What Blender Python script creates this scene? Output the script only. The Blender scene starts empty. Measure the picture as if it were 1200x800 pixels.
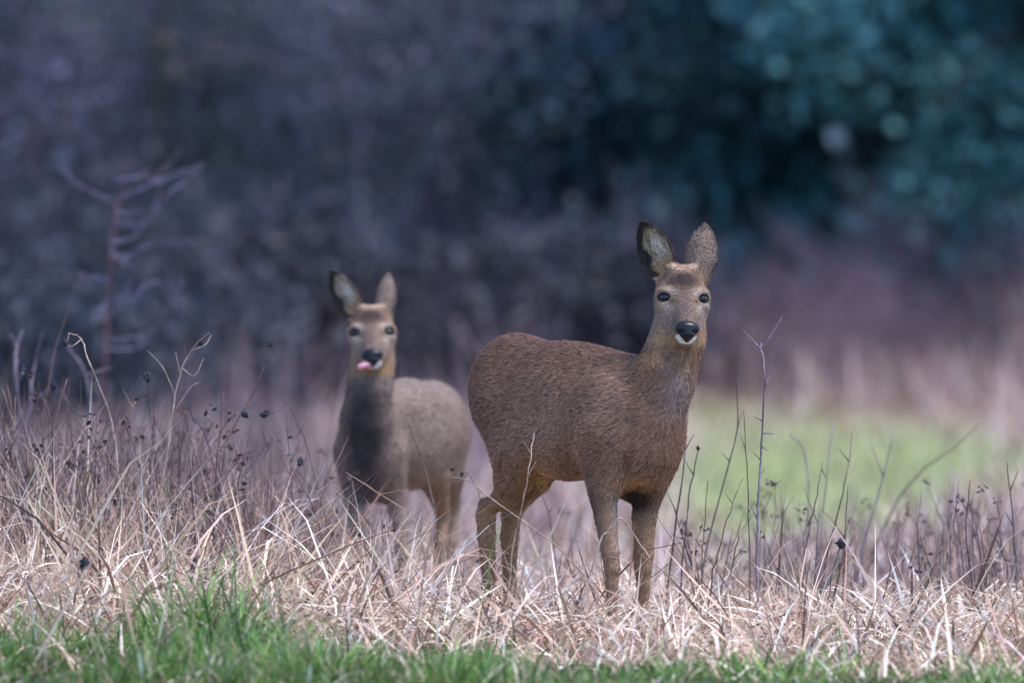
import bpy, math, random
import numpy as np
from mathutils import Vector

R = math.radians
sc = bpy.context.scene

# ------------------------------------------------------------------ camera
CAM_H = 0.73
FPX = 10000.0                      # focal length in pixels of a 1200 px wide picture
cam_d = bpy.data.cameras.new('camera')
cam = bpy.data.objects.new('camera', cam_d)
sc.collection.objects.link(cam)
cam.location = (0, 0, CAM_H)
cam.rotation_euler = (R(90), 0, 0)
cam_d.sensor_width = 36.0
cam_d.lens = FPX / 1200 * 36
cam_d.clip_start = 0.5
cam_d.clip_end = 800
cam_d.dof.use_dof = True
cam_d.dof.focus_distance = 19.82
cam_d.dof.aperture_fstop = 3.0
sc.camera = cam

# ------------------------------------------------------------------ sky and sun
SUN_EL, SUN_AZ = 66.0, 115.0       # azimuth: from +Y clockwise (115 = to the right, a little behind the camera)
world = bpy.data.worlds.new('World')
sc.world = world
world.use_nodes = True
wn = world.node_tree
wn.nodes.clear()
sky = wn.nodes.new('ShaderNodeTexSky')
sky.sky_type = 'NISHITA'
sky.sun_disc = False
sky.sun_elevation = R(SUN_EL)
sky.sun_rotation = R(SUN_AZ)
sky.air_density = 1.0
sky.dust_density = 0.6
sky.ozone_density = 7.0
bg = wn.nodes.new('ShaderNodeBackground')
bg.inputs['Strength'].default_value = 0.135
wo = wn.nodes.new('ShaderNodeOutputWorld')
wn.links.new(sky.outputs['Color'], bg.inputs['Color'])
wn.links.new(bg.outputs['Background'], wo.inputs['Surface'])
sun_d = bpy.data.lights.new('sun', 'SUN')
sun_d.energy = 1.7
sun_d.angle = R(14)
sun_d.color = (1.0, 0.93, 0.86)
sun = bpy.data.objects.new('sun', sun_d)
sc.collection.objects.link(sun)
az = R(SUN_AZ)
to_sun = Vector((math.sin(az) * math.cos(R(SUN_EL)), math.cos(az) * math.cos(R(SUN_EL)), math.sin(R(SUN_EL))))
sun.rotation_euler = to_sun.to_track_quat('Z', 'Y').to_euler()

vs = sc.view_settings
vs.view_transform = 'Standard'
vs.look = 'None'
vs.exposure = 1.62
vs.gamma = 1.0
vs.use_curve_mapping = False
sc.render.engine = 'CYCLES'
sc.cycles.use_denoising = True
sc.cycles.max_bounces = 6
sc.cycles.transparent_max_bounces = 4

# ------------------------------------------------------------------ helpers
rng = np.random.default_rng(11)
random.seed(11)
C = sc.collection


def link(name, data, parent=None):
    o = bpy.data.objects.new(name, data)
    C.objects.link(o)
    if parent is not None:
        o.parent = parent
    return o


def tag(o, label=None, cat=None, group=None, kind=None):
    if label: o['label'] = label
    if cat: o['category'] = cat
    if group: o['group'] = group
    if kind: o['kind'] = kind
    return o


def W(px, py, D):
    """photo pixel (1200x800) at distance D -> world point"""
    return np.array([(px - 600) / FPX * D, D, CAM_H - (py - 400) / FPX * D])


def sstep(a, b, x):
    t = np.clip((np.asarray(x, float) - a) / (b - a), 0, 1)
    return t * t * (3 - 2 * t)


def vnoise(x, y, seed=0):
    """cheap smooth 2-D noise, about -1..1"""
    r = np.random.default_rng(seed)
    out = 0
    for i in range(6):
        a = r.uniform(0, 6.28); f = r.uniform(0.6, 1.6); p = r.uniform(0, 6.28)
        out = out + np.sin((x * np.cos(a) + y * np.sin(a)) * f * 2 + p)
    return out / 3.0


def terrain(x, y):
    x = np.asarray(x, float); y = np.asarray(y, float)
    z = -0.045 * sstep(20.6, 21.6, y) * (1 - sstep(24, 28, y))
    z = z + 0.40 * sstep(23, 50, y) * (0.9 + 0.1 * sstep(-1, 2, x))
    z = z + 9.0 * sstep(56, 84, y)
    z = z + 0.012 * vnoise(x * 1.7, y * 1.7, 3) * sstep(20.5, 22, y) + 0.05 * vnoise(x * .5, y * .3, 5) * sstep(27, 40, y)
    return z


def mesh_np(name, V, loops, starts, totals, col=None, smooth=True):
    me = bpy.data.meshes.new(name)
    V = np.asarray(V, np.float32)
    me.vertices.add(len(V)); me.vertices.foreach_set('co', V.ravel())
    me.loops.add(len(loops)); me.loops.foreach_set('vertex_index', np.asarray(loops, np.int32))
    me.polygons.add(len(starts))
    me.polygons.foreach_set('loop_start', np.asarray(starts, np.int32))
    me.polygons.foreach_set('loop_total', np.asarray(totals, np.int32))
    if smooth:
        me.polygons.foreach_set('use_smooth', np.ones(len(starts), bool))
    me.update(calc_edges=True)
    if col is not None:
        a = me.attributes.new('Col', 'FLOAT_COLOR', 'POINT')
        c4 = np.ones((len(V), 4), np.float32); c4[:, :3] = col
        a.data.foreach_set('color', c4.ravel())
    me.validate()
    return me


def quads_mesh(name, V, Q, col=None, smooth=True):
    Q = np.asarray(Q, np.int32)
    n = len(Q)
    return mesh_np(name, V, Q.ravel(), np.arange(n) * Q.shape[1], np.full(n, Q.shape[1]), col, smooth)


# ------------------------------------------------------------------ materials
def new_mat(name):
    m = bpy.data.materials.new(name)
    m.use_nodes = True
    nt = m.node_tree
    b = nt.nodes['Principled BSDF']
    return m, nt, b


def col_mat(name, rough=0.7, noise_scale=0, noise_amt=0.0, bump=0.0, spec=0.3, transl=0.0, sheen=0.0):
    """colour from the mesh's own Col attribute, broken up by noise"""
    m, nt, b = new_mat(name)
    at = nt.nodes.new('ShaderNodeAttribute'); at.attribute_name = 'Col'
    src = at.outputs['Color']
    if noise_scale:
        tc = nt.nodes.new('ShaderNodeTexCoord')
        nz = nt.nodes.new('ShaderNodeTexNoise'); nz.inputs['Scale'].default_value = noise_scale
        nz.inputs['Detail'].default_value = 4
        nt.links.new(tc.outputs['Object'], nz.inputs['Vector'])
        mr = nt.nodes.new('ShaderNodeMapRange')
        mr.inputs['From Min'].default_value = 0.3; mr.inputs['From Max'].default_value = 0.7
        mr.inputs['To Min'].default_value = 1 - noise_amt; mr.inputs['To Max'].default_value = 1 + noise_amt
        nt.links.new(nz.outputs['Fac'], mr.inputs['Value'])
        mx = nt.nodes.new('ShaderNodeMix'); mx.data_type = 'RGBA'; mx.blend_type = 'MULTIPLY'
        mx.inputs[0].default_value = 1
        nt.links.new(src, mx.inputs[6]); nt.links.new(mr.outputs['Result'], mx.inputs[7])
        src = mx.outputs[2]
        if bump:
            bp = nt.nodes.new('ShaderNodeBump'); bp.inputs['Strength'].default_value = bump
            bp.inputs['Distance'].default_value = 0.004
            nt.links.new(nz.outputs['Fac'], bp.inputs['Height'])
            nt.links.new(bp.outputs['Normal'], b.inputs['Normal'])
    nt.links.new(src, b.inputs['Base Color'])
    b.inputs['Roughness'].default_value = rough
    b.inputs['Specular IOR Level'].default_value = spec
    if sheen:
        b.inputs['Sheen Weight'].default_value = sheen
        b.inputs['Sheen Roughness'].default_value = 0.5
    if transl:
        tr = nt.nodes.new('ShaderNodeBsdfTranslucent')
        nt.links.new(src, tr.inputs['Color'])
        ms = nt.nodes.new('ShaderNodeMixShader'); ms.inputs[0].default_value = transl
        out = nt.nodes['Material Output']
        nt.links.new(b.outputs[0], ms.inputs[1]); nt.links.new(tr.outputs[0], ms.inputs[2])
        nt.links.new(ms.outputs[0], out.inputs['Surface'])
    return m


def plain_mat(name, col, rough=0.6, spec=0.4, noise=0.15, scale=60.0, coat=0.0):
    m, nt, b = new_mat(name)
    tc = nt.nodes.new('ShaderNodeTexCoord')
    nz = nt.nodes.new('ShaderNodeTexNoise'); nz.inputs['Scale'].default_value = scale
    nt.links.new(tc.outputs['Object'], nz.inputs['Vector'])
    rp = nt.nodes.new('ShaderNodeValToRGB')
    rp.color_ramp.elements[0].position = 0.3; rp.color_ramp.elements[1].position = 0.7
    rp.color_ramp.elements[0].color = (*[c * (1 - noise) for c in col], 1)
    rp.color_ramp.elements[1].color = (*[c * (1 + noise) for c in col], 1)
    nt.links.new(nz.outputs['Fac'], rp.inputs['Fac'])
    nt.links.new(rp.outputs['Color'], b.inputs['Base Color'])
    b.inputs['Roughness'].default_value = rough
    b.inputs['Specular IOR Level'].default_value = spec
    b.inputs['Coat Weight'].default_value = coat
    b.inputs['Coat Roughness'].default_value = 0.05
    return m


M_STRAW = col_mat('dry_grass', 0.6, 0, 0, 0, 0.35, 0.25)
M_GREEN = col_mat('green_grass', 0.5, 0, 0, 0, 0.4, 0.35)
M_LEAF = col_mat('leaves', 0.55, 0, 0, 0, 0.3, 0.2)
M_BARK = col_mat('bark', 0.85, 25, 0.35, 0.4, 0.2)
M_STEM = col_mat('weed_stem', 0.75, 90, 0.35, 0.0, 0.25)
M_COAT = col_mat('deer_coat', 0.85, 320, 0.45, 0.6, 0.15, 0, 0.0)
M_FUR = col_mat('deer_fur', 0.6, 0, 0, 0, 0.18)
M_EYE = plain_mat('eye', (0.004, 0.005, 0.012), 0.05, 0.5, 0.1, 40, 0.0)
M_NOSE = plain_mat('nose', (0.006, 0.006, 0.010), 0.38, 0.3, 0.25, 500, 0.0)
M_TONGUE = plain_mat('tongue', (0.62, 0.26, 0.32), 0.4, 0.5, 0.08, 200)
M_SEED = plain_mat('seed_head', (0.020, 0.021, 0.032), 0.7, 0.3, 0.4, 300)

# ------------------------------------------------------------------ ground
def ground_color(x, y):
    n1 = vnoise(x * 1.3, y * 0.5, 21); n2 = vnoise(x * 3.1, y * 1.7, 22)
    straw = np.array([0.33, 0.255, 0.22]); green = np.array([0.27, 0.265, 0.15]); soil = np.array([0.10, 0.07, 0.055])
    litter = np.array([0.035, 0.028, 0.034])
    g = sstep(-0.1, 0.5, green_field(x, y) + 0.15 * n2)
    c = straw * (1 - g)[..., None] + green * g[..., None]
    near = (1 - sstep(21, 25, y)) * 0.55
    c = c * (1 - near[..., None]) + soil * near[..., None]
    lt = sstep(46, 50, y + 0.8 * n1)
    c = c * (1 - lt[..., None]) + litter * lt[..., None]
    return c


def green_field(x, y):
    """>0 where the meadow is green; the strips run across the right-hand side"""
    px = x / y * FPX + 600
    n = 0.5 * vnoise(x * 1.5, y * 0.5, 31) + .2 * vnoise(x * 4, y * 1.5, 32)
    side = sstep(740, 860, px)
    band1 = 1.3 * np.exp(-((y - 35.0) / 5.8) ** 2) * (1 - 0.25 * sstep(1060, 1180, px))
    band2 = 0.7 * np.exp(-((y - 44.8) / 2.0) ** 2) * (1 - sstep(960, 1060, px))
    fore = 1 - sstep(19.0, 19.45, y)
    return (side * (band1 + band2)) * 1.5 - 0.45 + n * 0.6 + 1.6 * fore


xs = np.concatenate([np.linspace(-60, -6, 28)[:-1], np.linspace(-6, 6, 97), np.linspace(6, 60, 28)[1:]])
ys = np.concatenate([np.linspace(-40, 16, 15)[:-1], np.linspace(16, 30, 113), np.linspace(30, 90, 121)[1:], np.linspace(90, 400, 20)[1:]])
GX, GY = np.meshgrid(xs, ys, indexing='ij')
GZ = terrain(GX, GY)
V = np.stack([GX, GY, GZ], -1).reshape(-1, 3)
ny = len(ys)
ii, jj = np.meshgrid(np.arange(len(xs) - 1), np.arange(ny - 1), indexing='ij')
a = (ii * ny + jj).ravel()
Q = np.stack([a, a + ny, a + ny + 1, a + 1], -1)
gm = quads_mesh('ground', V, Q, ground_color(GX, GY).reshape(-1, 3))
M_GROUND = col_mat('soil_and_turf', 0.9, 14, 0.35, 0.6, 0.15)
gm.materials.append(M_GROUND)
tag(link('ground', gm), 'meadow ground of straw, soil and turf rising to a bank', 'ground', kind='structure')


# ------------------------------------------------------------------ blades of grass
def blades(name, base, az, lean, bend, length, width, col, mat, K=4, tipcol=1.0, twist=0.6, fold=0.0, kink=None):
    """N curved tapering ribbons. lean: start angle from vertical, bend: added angle over the length"""
    N = len(base)
    t = np.linspace(0, 1, K + 1)
    P = np.zeros((N, K + 1, 3)); P[:, 0] = base
    d = np.stack([np.cos(az), np.sin(az)], -1)
    th = lean[:, None] + bend[:, None] * t[None, :] ** 1.4
    if kink is not None:                       # some blades are broken over part of the way up
        kk, ka = kink
        th = th + ka[:, None] * (t[None, :] > kk[:, None])
    for k in range(1, K + 1):
        thm = th[:, k - 1] * .5 + th[:, k] * .5
        st = (length / K)
        P[:, k, 0] = P[:, k - 1, 0] + st * np.sin(thm) * d[:, 0]
        P[:, k, 1] = P[:, k - 1, 1] + st * np.sin(thm) * d[:, 1]
        P[:, k, 2] = P[:, k - 1, 2] + st * np.cos(thm)
    # keep above ground
    g = terrain(P[..., 0], P[..., 1])
    global LAST_P
    LAST_P = P
    low = P[..., 2] < g + 0.004
    P[..., 2] = np.where(low, g + 0.004 + 0.02 * rng.random((N, K + 1)), P[..., 2])
    sa = az + np.pi / 2 + rng.normal(0, 0.5, N)
    tw = rng.normal(0, twist, N)
    wprof = np.array([0.75, 1.0, 0.95, 0.8, 0.55, 0.3, 0.05]) if K == 6 else np.interp(t, [0, .25, .6, .85, 1], [.8, 1, .85, .5, .06])
    if K == 6: wprof = np.interp(t, np.linspace(0, 1, 7), wprof)
    L = np.zeros((N, K + 1, 3)); Rr = np.zeros((N, K + 1, 3))
    for k in range(K + 1):
        aa = sa + tw * t[k]
        s = np.stack([np.cos(aa), np.sin(aa), 0.35 * np.sin(tw * 2 + t[k] * 2)], -1)
        s *= (width * wprof[k] * 0.5)[:, None]
        L[:, k] = P[:, k] - s; Rr[:, k] = P[:, k] + s
    Vv = np.stack([L, Rr], 2).reshape(-1, 3)            # N,(K+1),2
    cc = np.repeat(col[:, None, :], K + 1, 1) * (1 + (tipcol - 1) * t)[None, :, None]
    cc = np.repeat(cc[:, :, None, :], 2, 2).reshape(-1, 3)
    b0 = (np.arange(N) * (K + 1) * 2)[:, None] + (np.arange(K) * 2)[None, :]
    b0 = b0.ravel()
    Qd = np.stack([b0, b0 + 1, b0 + 3, b0 + 2], -1)
    me = quads_mesh(name, Vv, Qd, np.clip(cc, 0, 1))
    me.materials.append(mat)
    return link(name, me)


def pick(palette, n, jit=0.18):
    p = np.array(palette)
    c = p[rng.integers(0, len(p), n)]
    return c * (1 + rng.normal(0, jit, (n, 1))) * (1 + rng.normal(0, jit * .25, (n, 3)))


STRAW = [(0.57, 0.42, 0.31), (0.45, 0.315, 0.23), (0.65, 0.52, 0.41), (0.33, 0.215, 0.15), (0.19, 0.115, 0.085), (0.70, 0.58, 0.47), (0.37, 0.245, 0.18), (.80, .70, .60), (.13, .08, .065)]
GREEN = [(0.07, 0.15, 0.024), (0.10, 0.19, 0.035), (0.045, 0.105, 0.018), (0.14, 0.22, 0.055), (0.03, 0.075, 0.016), (.20, .26, .09)]


def pts_in(px0, px1, D0, D1, n):
    """evenly spread on the ground between two distances, between the view lines of two picture columns"""
    D = np.sqrt(rng.uniform(D0 ** 2, D1 ** 2, n))
    px = rng.uniform(px0, px1, n)
    x = (px - 600) / FPX * D
    return x, D, px


def base_of(x, y, dz=-0.01):
    return np.stack([x, y, terrain(x, y) + dz], -1)


# low straw mat over the whole near field
n = 50000
x, D, px = pts_in(-60, 1260, 18.1, 23.6, n)
keep = rng.random(n) < np.interp(px, [0, 400, 700, 900, 1200], [1, .95, .9, .62, .62]) * np.interp(D, [18.1, 18.8, 19.2, 19.4], [.12, .3, .7, 1]) * np.where(D < 19.0, np.interp(px, [600, 850, 1000], [.5, 1.3, 1.9]), 1)
x, D, px = x[keep], D[keep], px[keep]; n = len(x)
hs = np.interp(px, [-60, 250, 430, 600, 800, 1000, 1260], [1.25, 1.15, .95, .82, .75, .72, .8]) * np.interp(D, [19.0, 19.4, 19.9, 20.2], [.7, 1.2, 1.2, 1]) * np.where(px > 800, np.interp(D, [20, 22, 23.6], [1, .75, .4]), 1)
o = blades('dry_grass_mat', base_of(x, D), rng.uniform(0, 6.283, n), rng.uniform(0.35, 1.45, n), rng.uniform(-.2, 1.6, n),
           rng.gamma(6, 0.036, n) * hs + .05, .0022 + .0075 * rng.random(n) ** 1.6, pick(STRAW, n) * np.array([1.15, 1.1, 1.12]), M_STRAW, K=5, tipcol=1.1, twist=1.2,
           kink=(rng.uniform(.3, 1.3, n), rng.uniform(.4, 1.5, n)))
tag(o, 'matted pale straw grass lying over the ground around both deer', 'dry grass', kind='stuff')

# broad curled straw leaves on top of the mat
n = 4200
x, D, px = pts_in(-60, 1260, 19.2, 21.2, n)
keep = rng.random(n) < np.interp(px, [0, 500, 800, 1200], [1, 1, .75, .55])
x, D, px = x[keep], D[keep], px[keep]; n = len(x)
b_ = base_of(x, D); b_[:, 2] += rng.uniform(0, .15, n) * np.interp(px, [0, 400, 700], [1.6, 1, .8])
o = blades('curled_straw', b_, rng.uniform(0, 6.283, n), rng.uniform(0.9, 1.7, n), rng.uniform(-.7, 1.8, n),
           rng.uniform(.08, .22, n), rng.uniform(0.004, 0.0105, n), pick([(.72, .60, .48), (.66, .53, .42), (.56, .43, .33), (.76, .66, .55)], n, .12), M_STRAW, K=6, tipcol=1.05, twist=1.6)
tag(o, 'broad curled pale straw leaves strewn on top of the matted grass', 'dry grass', kind='stuff')

# taller, tangled dead grass that heaps up on the left
n = 21000
x, D, px = pts_in(-80, 620, 19.9, 24.6, n)
keep = rng.random(n) < np.interp(px, [-80, 200, 400, 520, 620], [1, .95, .5, .2, .0])
x, D, px = x[keep], D[keep], px[keep]; n = len(x)
o = blades('tall_dead_grass', base_of(x, D), rng.uniform(0, 6.283, n), np.abs(rng.normal(0.6, .42, n)), rng.uniform(0.0, 1.2, n),
           rng.uniform(.22, .62, n) * np.interp(px, [0, 250, 450, 620], [1.12, 1.02, .72, .5]), rng.uniform(0.0018, 0.0052, n),
           pick(STRAW, n) * np.array([1.08, 1.02, 1.04]), M_STRAW, K=6, tipcol=1.05, twist=1.4, kink=(rng.uniform(.35, 1.5, n), rng.uniform(.4, 1.8, n)))
tag(o, 'tall tangled dead grass heaped up at the left', 'dry grass', kind='stuff')

# thin brown stalks of last year's weeds, beyond counting, through the left thicket and sparsely on the right
n = 5200
x, D, px = pts_in(-60, 1260, 20.2, 24.0, n)
keep = rng.random(n) < np.interp(px, [-60, 250, 420, 520, 760, 860, 1200], [1, .85, .30, .04, .03, .14, .17])
x, D, px = x[keep], D[keep], px[keep]; n = len(x)
o = blades('thin_weed_stalks', base_of(x, D), rng.uniform(0, 6.283, n), np.abs(rng.normal(0.22, .22, n)), rng.normal(0, .25, n),
           rng.uniform(.24, .62, n) * np.interp(px, [0, 150, 300, 500, 800, 1200], [1.22, 1.18, 1.0, .6, .66, .72]), rng.uniform(0.0024, 0.0052, n),
           pick([(.11, .065, .065), (.15, .09, .08), (.08, .052, .062), (.20, .13, .11)], n), M_STRAW, K=5, tipcol=.9, twist=.3,
           kink=(rng.uniform(.4, 2.5, n), rng.uniform(.3, 1.2, n)))
tag(o, 'thin brown dead weed stalks standing through the straw', 'weed stalks', kind='stuff')

SP = LAST_P.copy()
tb = np.concatenate([SP[:, 3], SP[:, 4], SP[:, 2], SP[:, 4]]); n = len(tb)
o = blades('weed_side_twigs', tb, rng.uniform(0, 6.283, n), rng.uniform(.25, 1.1, n), rng.normal(0, .4, n), rng.uniform(.03, .13, n), rng.uniform(.0016, .003, n),
           pick([(.12, .07, .07), (.16, .10, .09), (.09, .06, .07), (.24, .16, .13)], n), M_STRAW, K=3, tipcol=1.0)
tag(o, 'fine dead side twigs of the brown weed stalks', 'weed twigs', kind='stuff')
tips_ = LAST_P[:, -1]; tips_ = tips_[rng.random(n) < np.where(tips_[:, 0] < -.2, .10, .07)]
WITHER_TIPS = tips_

# green turf along the bottom of the picture
n = 62000
x, D, px = pts_in(-60, 1260, 17.6, 19.6, n)
edge = 18.98 + 0.22 * vnoise(x * 2.6, D * .6, 41) - np.interp(px, [0, 500, 750, 900, 1200], [-.03, 0.06, .22, .45, .55])
pr = np.clip((edge - D) / .4 + .5, 0.05, 1) * np.interp(px, [0, 650, 850, 1000, 1260], [1, .85, .42, .2, .2])
keep = rng.random(n) < pr
x, D, px = x[keep], D[keep], px[keep]; n = len(x)
pr_n = vnoise(x * 6, D * 3, 43)
clump = np.exp(-((px - 255) / 80) ** 2) * np.exp(-((D - 18.75) / .28) ** 2)
hgt = np.interp(px, [0, 420, 600, 1200], [1.1, 1, .72, .6]) * (0.055 + 0.035 * pr_n + .075 * clump) * rng.gamma(8, .125, n)
gc = pick(GREEN, n) * (.95 + .4 * pr_n[:, None] - .2 * clump[:, None])
yel = rng.random(n) < .16
gc[yel] = pick(STRAW, yel.sum()) * .9
o = blades('green_grass', base_of(x, D), rng.uniform(0, 6.283, n), np.abs(rng.normal(0.5, .4, n)), rng.uniform(0.1, 1.7, n),
           np.clip(hgt, .03, .3) * 1.35, rng.uniform(0.003, 0.007, n), gc, M_GREEN, K=4, tipcol=1.25, twist=.6)
tag(o, 'fresh green grass along the front edge of the straw', 'grass', kind='stuff')

# new green shoots through the straw
n = 6000
x, D, px = pts_in(-60, 1260, 19.1, 23.5, n)
keep = rng.random(n) < np.clip(.22 + .5 * vnoise(x * 2.4, D * 2.4, 44), 0, 1) * np.interp(px, [0, 500, 900, 1200], [.5, .6, 1, 1])
x, D, px = x[keep], D[keep], px[keep]; n = len(x)
o = blades('green_shoots', base_of(x, D), rng.uniform(0, 6.283, n), np.abs(rng.normal(0.25, .25, n)), rng.uniform(0, .9, n),
           rng.uniform(.05, .16, n), rng.uniform(0.003, 0.006, n), pick(GREEN, n) * 1.15, M_GREEN, K=4, tipcol=1.2)
tag(o, 'scattered new green shoots coming up through the straw', 'grass', kind='stuff')

# the meadow behind, out of focus
n = 66000
x, D, px = pts_in(-340, 1540, 24.0, 47.5, n)
g = green_field(x, D) + rng.normal(0, .45, n)
isg = g > 0.12
gc = np.where(isg[:, None], pick(GREEN, n) * .85 + np.array([.25, .215, .13]), pick(STRAW, n) * np.array([.92, .86, .95]) * np.interp(px, [0, 450, 800], [.72, .80, 1])[:, None])
tall = np.interp(px, [-100, 300, 500, 700, 800, 900, 1100, 1250], [.42, .36, .30, .20, .13, .15, .34, .42]) * np.interp(D, [24, 30, 40, 47], [.8, .7, .8, .95])
hgt = np.where(isg, .09, tall * (1 + .35 * vnoise(x * 2.0, D * .7, 47))) * rng.uniform(.4, 1.2, n)
hgt = np.clip(hgt, .03, 1)
o = blades('meadow_grass', base_of(x, D), rng.uniform(0, 6.283, n), np.abs(rng.normal(0.3, .25, n)), rng.uniform(0.0, 1.0, n),
           hgt, rng.uniform(0.006, 0.014, n), gc, M_STRAW, K=3, tipcol=1.1)
tag(o, 'blurred meadow of pinkish dry grass and green patches behind the deer', 'meadow grass', kind='stuff')


n = 9000
x, D, px = pts_in(560, 1350, 41.5, 47.5, n)
keep = rng.random(n) < np.interp(px, [560, 900, 1000, 1100], [.10, .16, .6, 1]) * np.clip(.75 + .6 * vnoise(x * 1.6, D * .4, 61), .05, 1)
x, D, px = x[keep], D[keep], px[keep]; n = len(x)
o = blades('tall_dry_reeds', base_of(x, D), rng.uniform(0, 6.283, n), np.abs(rng.normal(0.2, .18, n)), rng.uniform(0.0, .8, n),
           rng.uniform(.3, .85, n) * np.clip(.8 + .45 * vnoise(x * 2.1, D * .3, 62), .3, 1.4), rng.uniform(0.006, 0.014, n), pick([(.42, .29, .25), (.33, .22, .21), (.50, .37, .32), (.24, .16, .17)], n), M_STRAW, K=3)
tag(o, 'blurred tall pinkish dry grass at the edge of the wood on the right', 'dry grass', kind='stuff')


n = 11000
x, D, px = pts_in(-150, 640, 27.0, 46.0, n)
keep = rng.random(n) < np.clip(.25 + .6 * vnoise(x * 1.8, D * .5, 63), .02, 1) * np.interp(px, [0, 350, 640], [1, .8, .35])
x, D, px = x[keep], D[keep], px[keep]; n = len(x)
o = blades('rank_dead_growth', base_of(x, D), rng.uniform(0, 6.283, n), np.abs(rng.normal(0.2, .2, n)), rng.uniform(-.2, .7, n),
           rng.uniform(.25, .8, n) * np.clip(.75 + .5 * vnoise(x * 2.6, D * .6, 64), .3, 1.4), rng.uniform(0.005, 0.012, n), pick([(.17, .11, .125), (.23, .155, .16), (.12, .08, .10), (.30, .21, .20)], n), M_STRAW, K=3)
tag(o, 'blurred rank brown dead growth between the left thicket and the wood', 'dead growth', kind='stuff')


# ------------------------------------------------------------------ tubes
def tubes_mesh(name, segs, mat, sides=4):
    """segs: rows (x0,y0,z0, x1,y1,z1, r0, r1, cr,cg,cb) -> tapered tubes in one mesh"""
    S = np.asarray(segs, float)
    p0, p1, r0, r1, c = S[:, 0:3], S[:, 3:6], S[:, 6], S[:, 7], S[:, 8:11]
    d = p1 - p0; d /= np.linalg.norm(d, axis=1)[:, None] + 1e-9
    ref = np.where(np.abs(d[:, 2:3]) > .9, np.array([[1., 0, 0]]), np.array([[0, 0, 1.]]))
    u = np.cross(d, ref); u /= np.linalg.norm(u, axis=1)[:, None] + 1e-9
    v = np.cross(d, u)
    an = np.arange(sides) / sides * 2 * np.pi
    ring = np.cos(an)[None, :, None] * u[:, None] + np.sin(an)[None, :, None] * v[:, None]
    A = p0[:, None] + ring * r0[:, None, None]; B = p1[:, None] + ring * r1[:, None, None]
    Vv = np.concatenate([A, B], 1).reshape(-1, 3)
    k = np.arange(sides); k2 = (k + 1) % sides
    f = np.stack([k, k2, k2 + sides, k + sides], -1)
    Qd = ((np.arange(len(S)) * 2 * sides)[:, None, None] + f[None]).reshape(-1, 4)
    me = quads_mesh(name, Vv, Qd, np.repeat(c, 2 * sides, 0))
    me.materials.append(mat)
    return me


def poly_tube(name, pts, r0, r1, col, mat, sides=6, cap=True):
    """one continuous smooth tube along a polyline, tapering r0 -> r1"""
    P = np.asarray(pts, float); n = len(P)
    T = np.gradient(P, axis=0); T /= np.linalg.norm(T, axis=1)[:, None]
    ref = np.array([0.0, 1.0, 0.0]) if abs(T[0][1]) < .9 else np.array([1.0, 0, 0])
    an = np.arange(sides) / sides * 2 * np.pi
    Vv = []
    for i in range(n):
        u = np.cross(T[i], ref); u /= np.linalg.norm(u); v = np.cross(T[i], u)
        r = r0 + (r1 - r0) * i / (n - 1)
        r *= 1 + 0.12 * math.sin(i * 2.3)
        for a_ in an: Vv.append(P[i] + r * (math.cos(a_) * u + math.sin(a_) * v))
    F = []
    for i in range(n - 1):
        for k in range(sides):
            k2 = (k + 1) % sides
            F.append((i * sides + k, i * sides + k2, (i + 1) * sides + k2, (i + 1) * sides + k))
    if cap:
        F.append(tuple(range(sides))[::-1]); F.append(tuple((n - 1) * sides + k for k in range(sides)))
    me = bpy.data.meshes.new(name); me.from_pydata([tuple(v) for v in Vv], [], F); me.update()
    for p in me.polygons: p.use_smooth = True
    at = me.attributes.new('Col', 'FLOAT_COLOR', 'POINT')
    cc = np.ones((len(Vv), 4), np.float32)
    cc[:, :3] = np.asarray(col)[None] * (1 + 0.25 * np.sin(np.arange(len(Vv)) * .7))[:, None]
    at.data.foreach_set('color', cc.ravel())
    me.materials.append(mat)
    return me


def resample(pts, k=5):
    """catmull-rom through the points"""
    P = np.asarray(pts, float)
    if len(P) < 2: return P
    E = np.concatenate([[2 * P[0] - P[1]], P, [2 * P[-1] - P[-2]]])
    out = []
    for i in range(1, len(E) - 2):
        for s in np.linspace(0, 1, k, endpoint=False):
            a_, b_, c_, d_ = E[i - 1], E[i], E[i + 1], E[i + 2]
            out.append(.5 * ((2 * b_) + (-a_ + c_) * s + (2 * a_ - 5 * b_ + 4 * c_ - d_) * s * s + (-a_ + 3 * b_ - 3 * c_ + d_) * s ** 3))
    out.append(P[-1])
    return np.array(out)


# ------------------------------------------------------------------ the wood behind
def branching(p, d, length, r, depth, spread, segs, tips, col, rr, up=0.15, nseg=4, kids=(3, 5)):
    pos = np.array(p, float); d = np.array(d, float); d /= np.linalg.norm(d)
    for s in range(nseg):
        nd = d + rr.normal(0, .14, 3); nd[2] += up * .3; nd /= np.linalg.norm(nd)
        q = pos + nd * length / nseg
        ra = r * (1 - .55 * s / nseg); rb = r * (1 - .55 * (s + 1) / nseg)
        c = np.array(col) * (1 + rr.normal(0, .15))
        segs.append((*pos, *q, ra, rb, *c))
        pos, d = q, nd
        if depth > 0 and s >= 1:
            for _ in range(rr.integers(kids[0], kids[1]) // 2 + (s == nseg - 1)):
                sd = d + rr.normal(0, spread, 3); sd[2] += up
                branching(pos, sd, length * rr.uniform(.45, .7), rb * .62, depth - 1, spread, segs, tips, col, rr, up, max(2, nseg - 1), kids)
    tips.append((*pos, *d))


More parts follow.
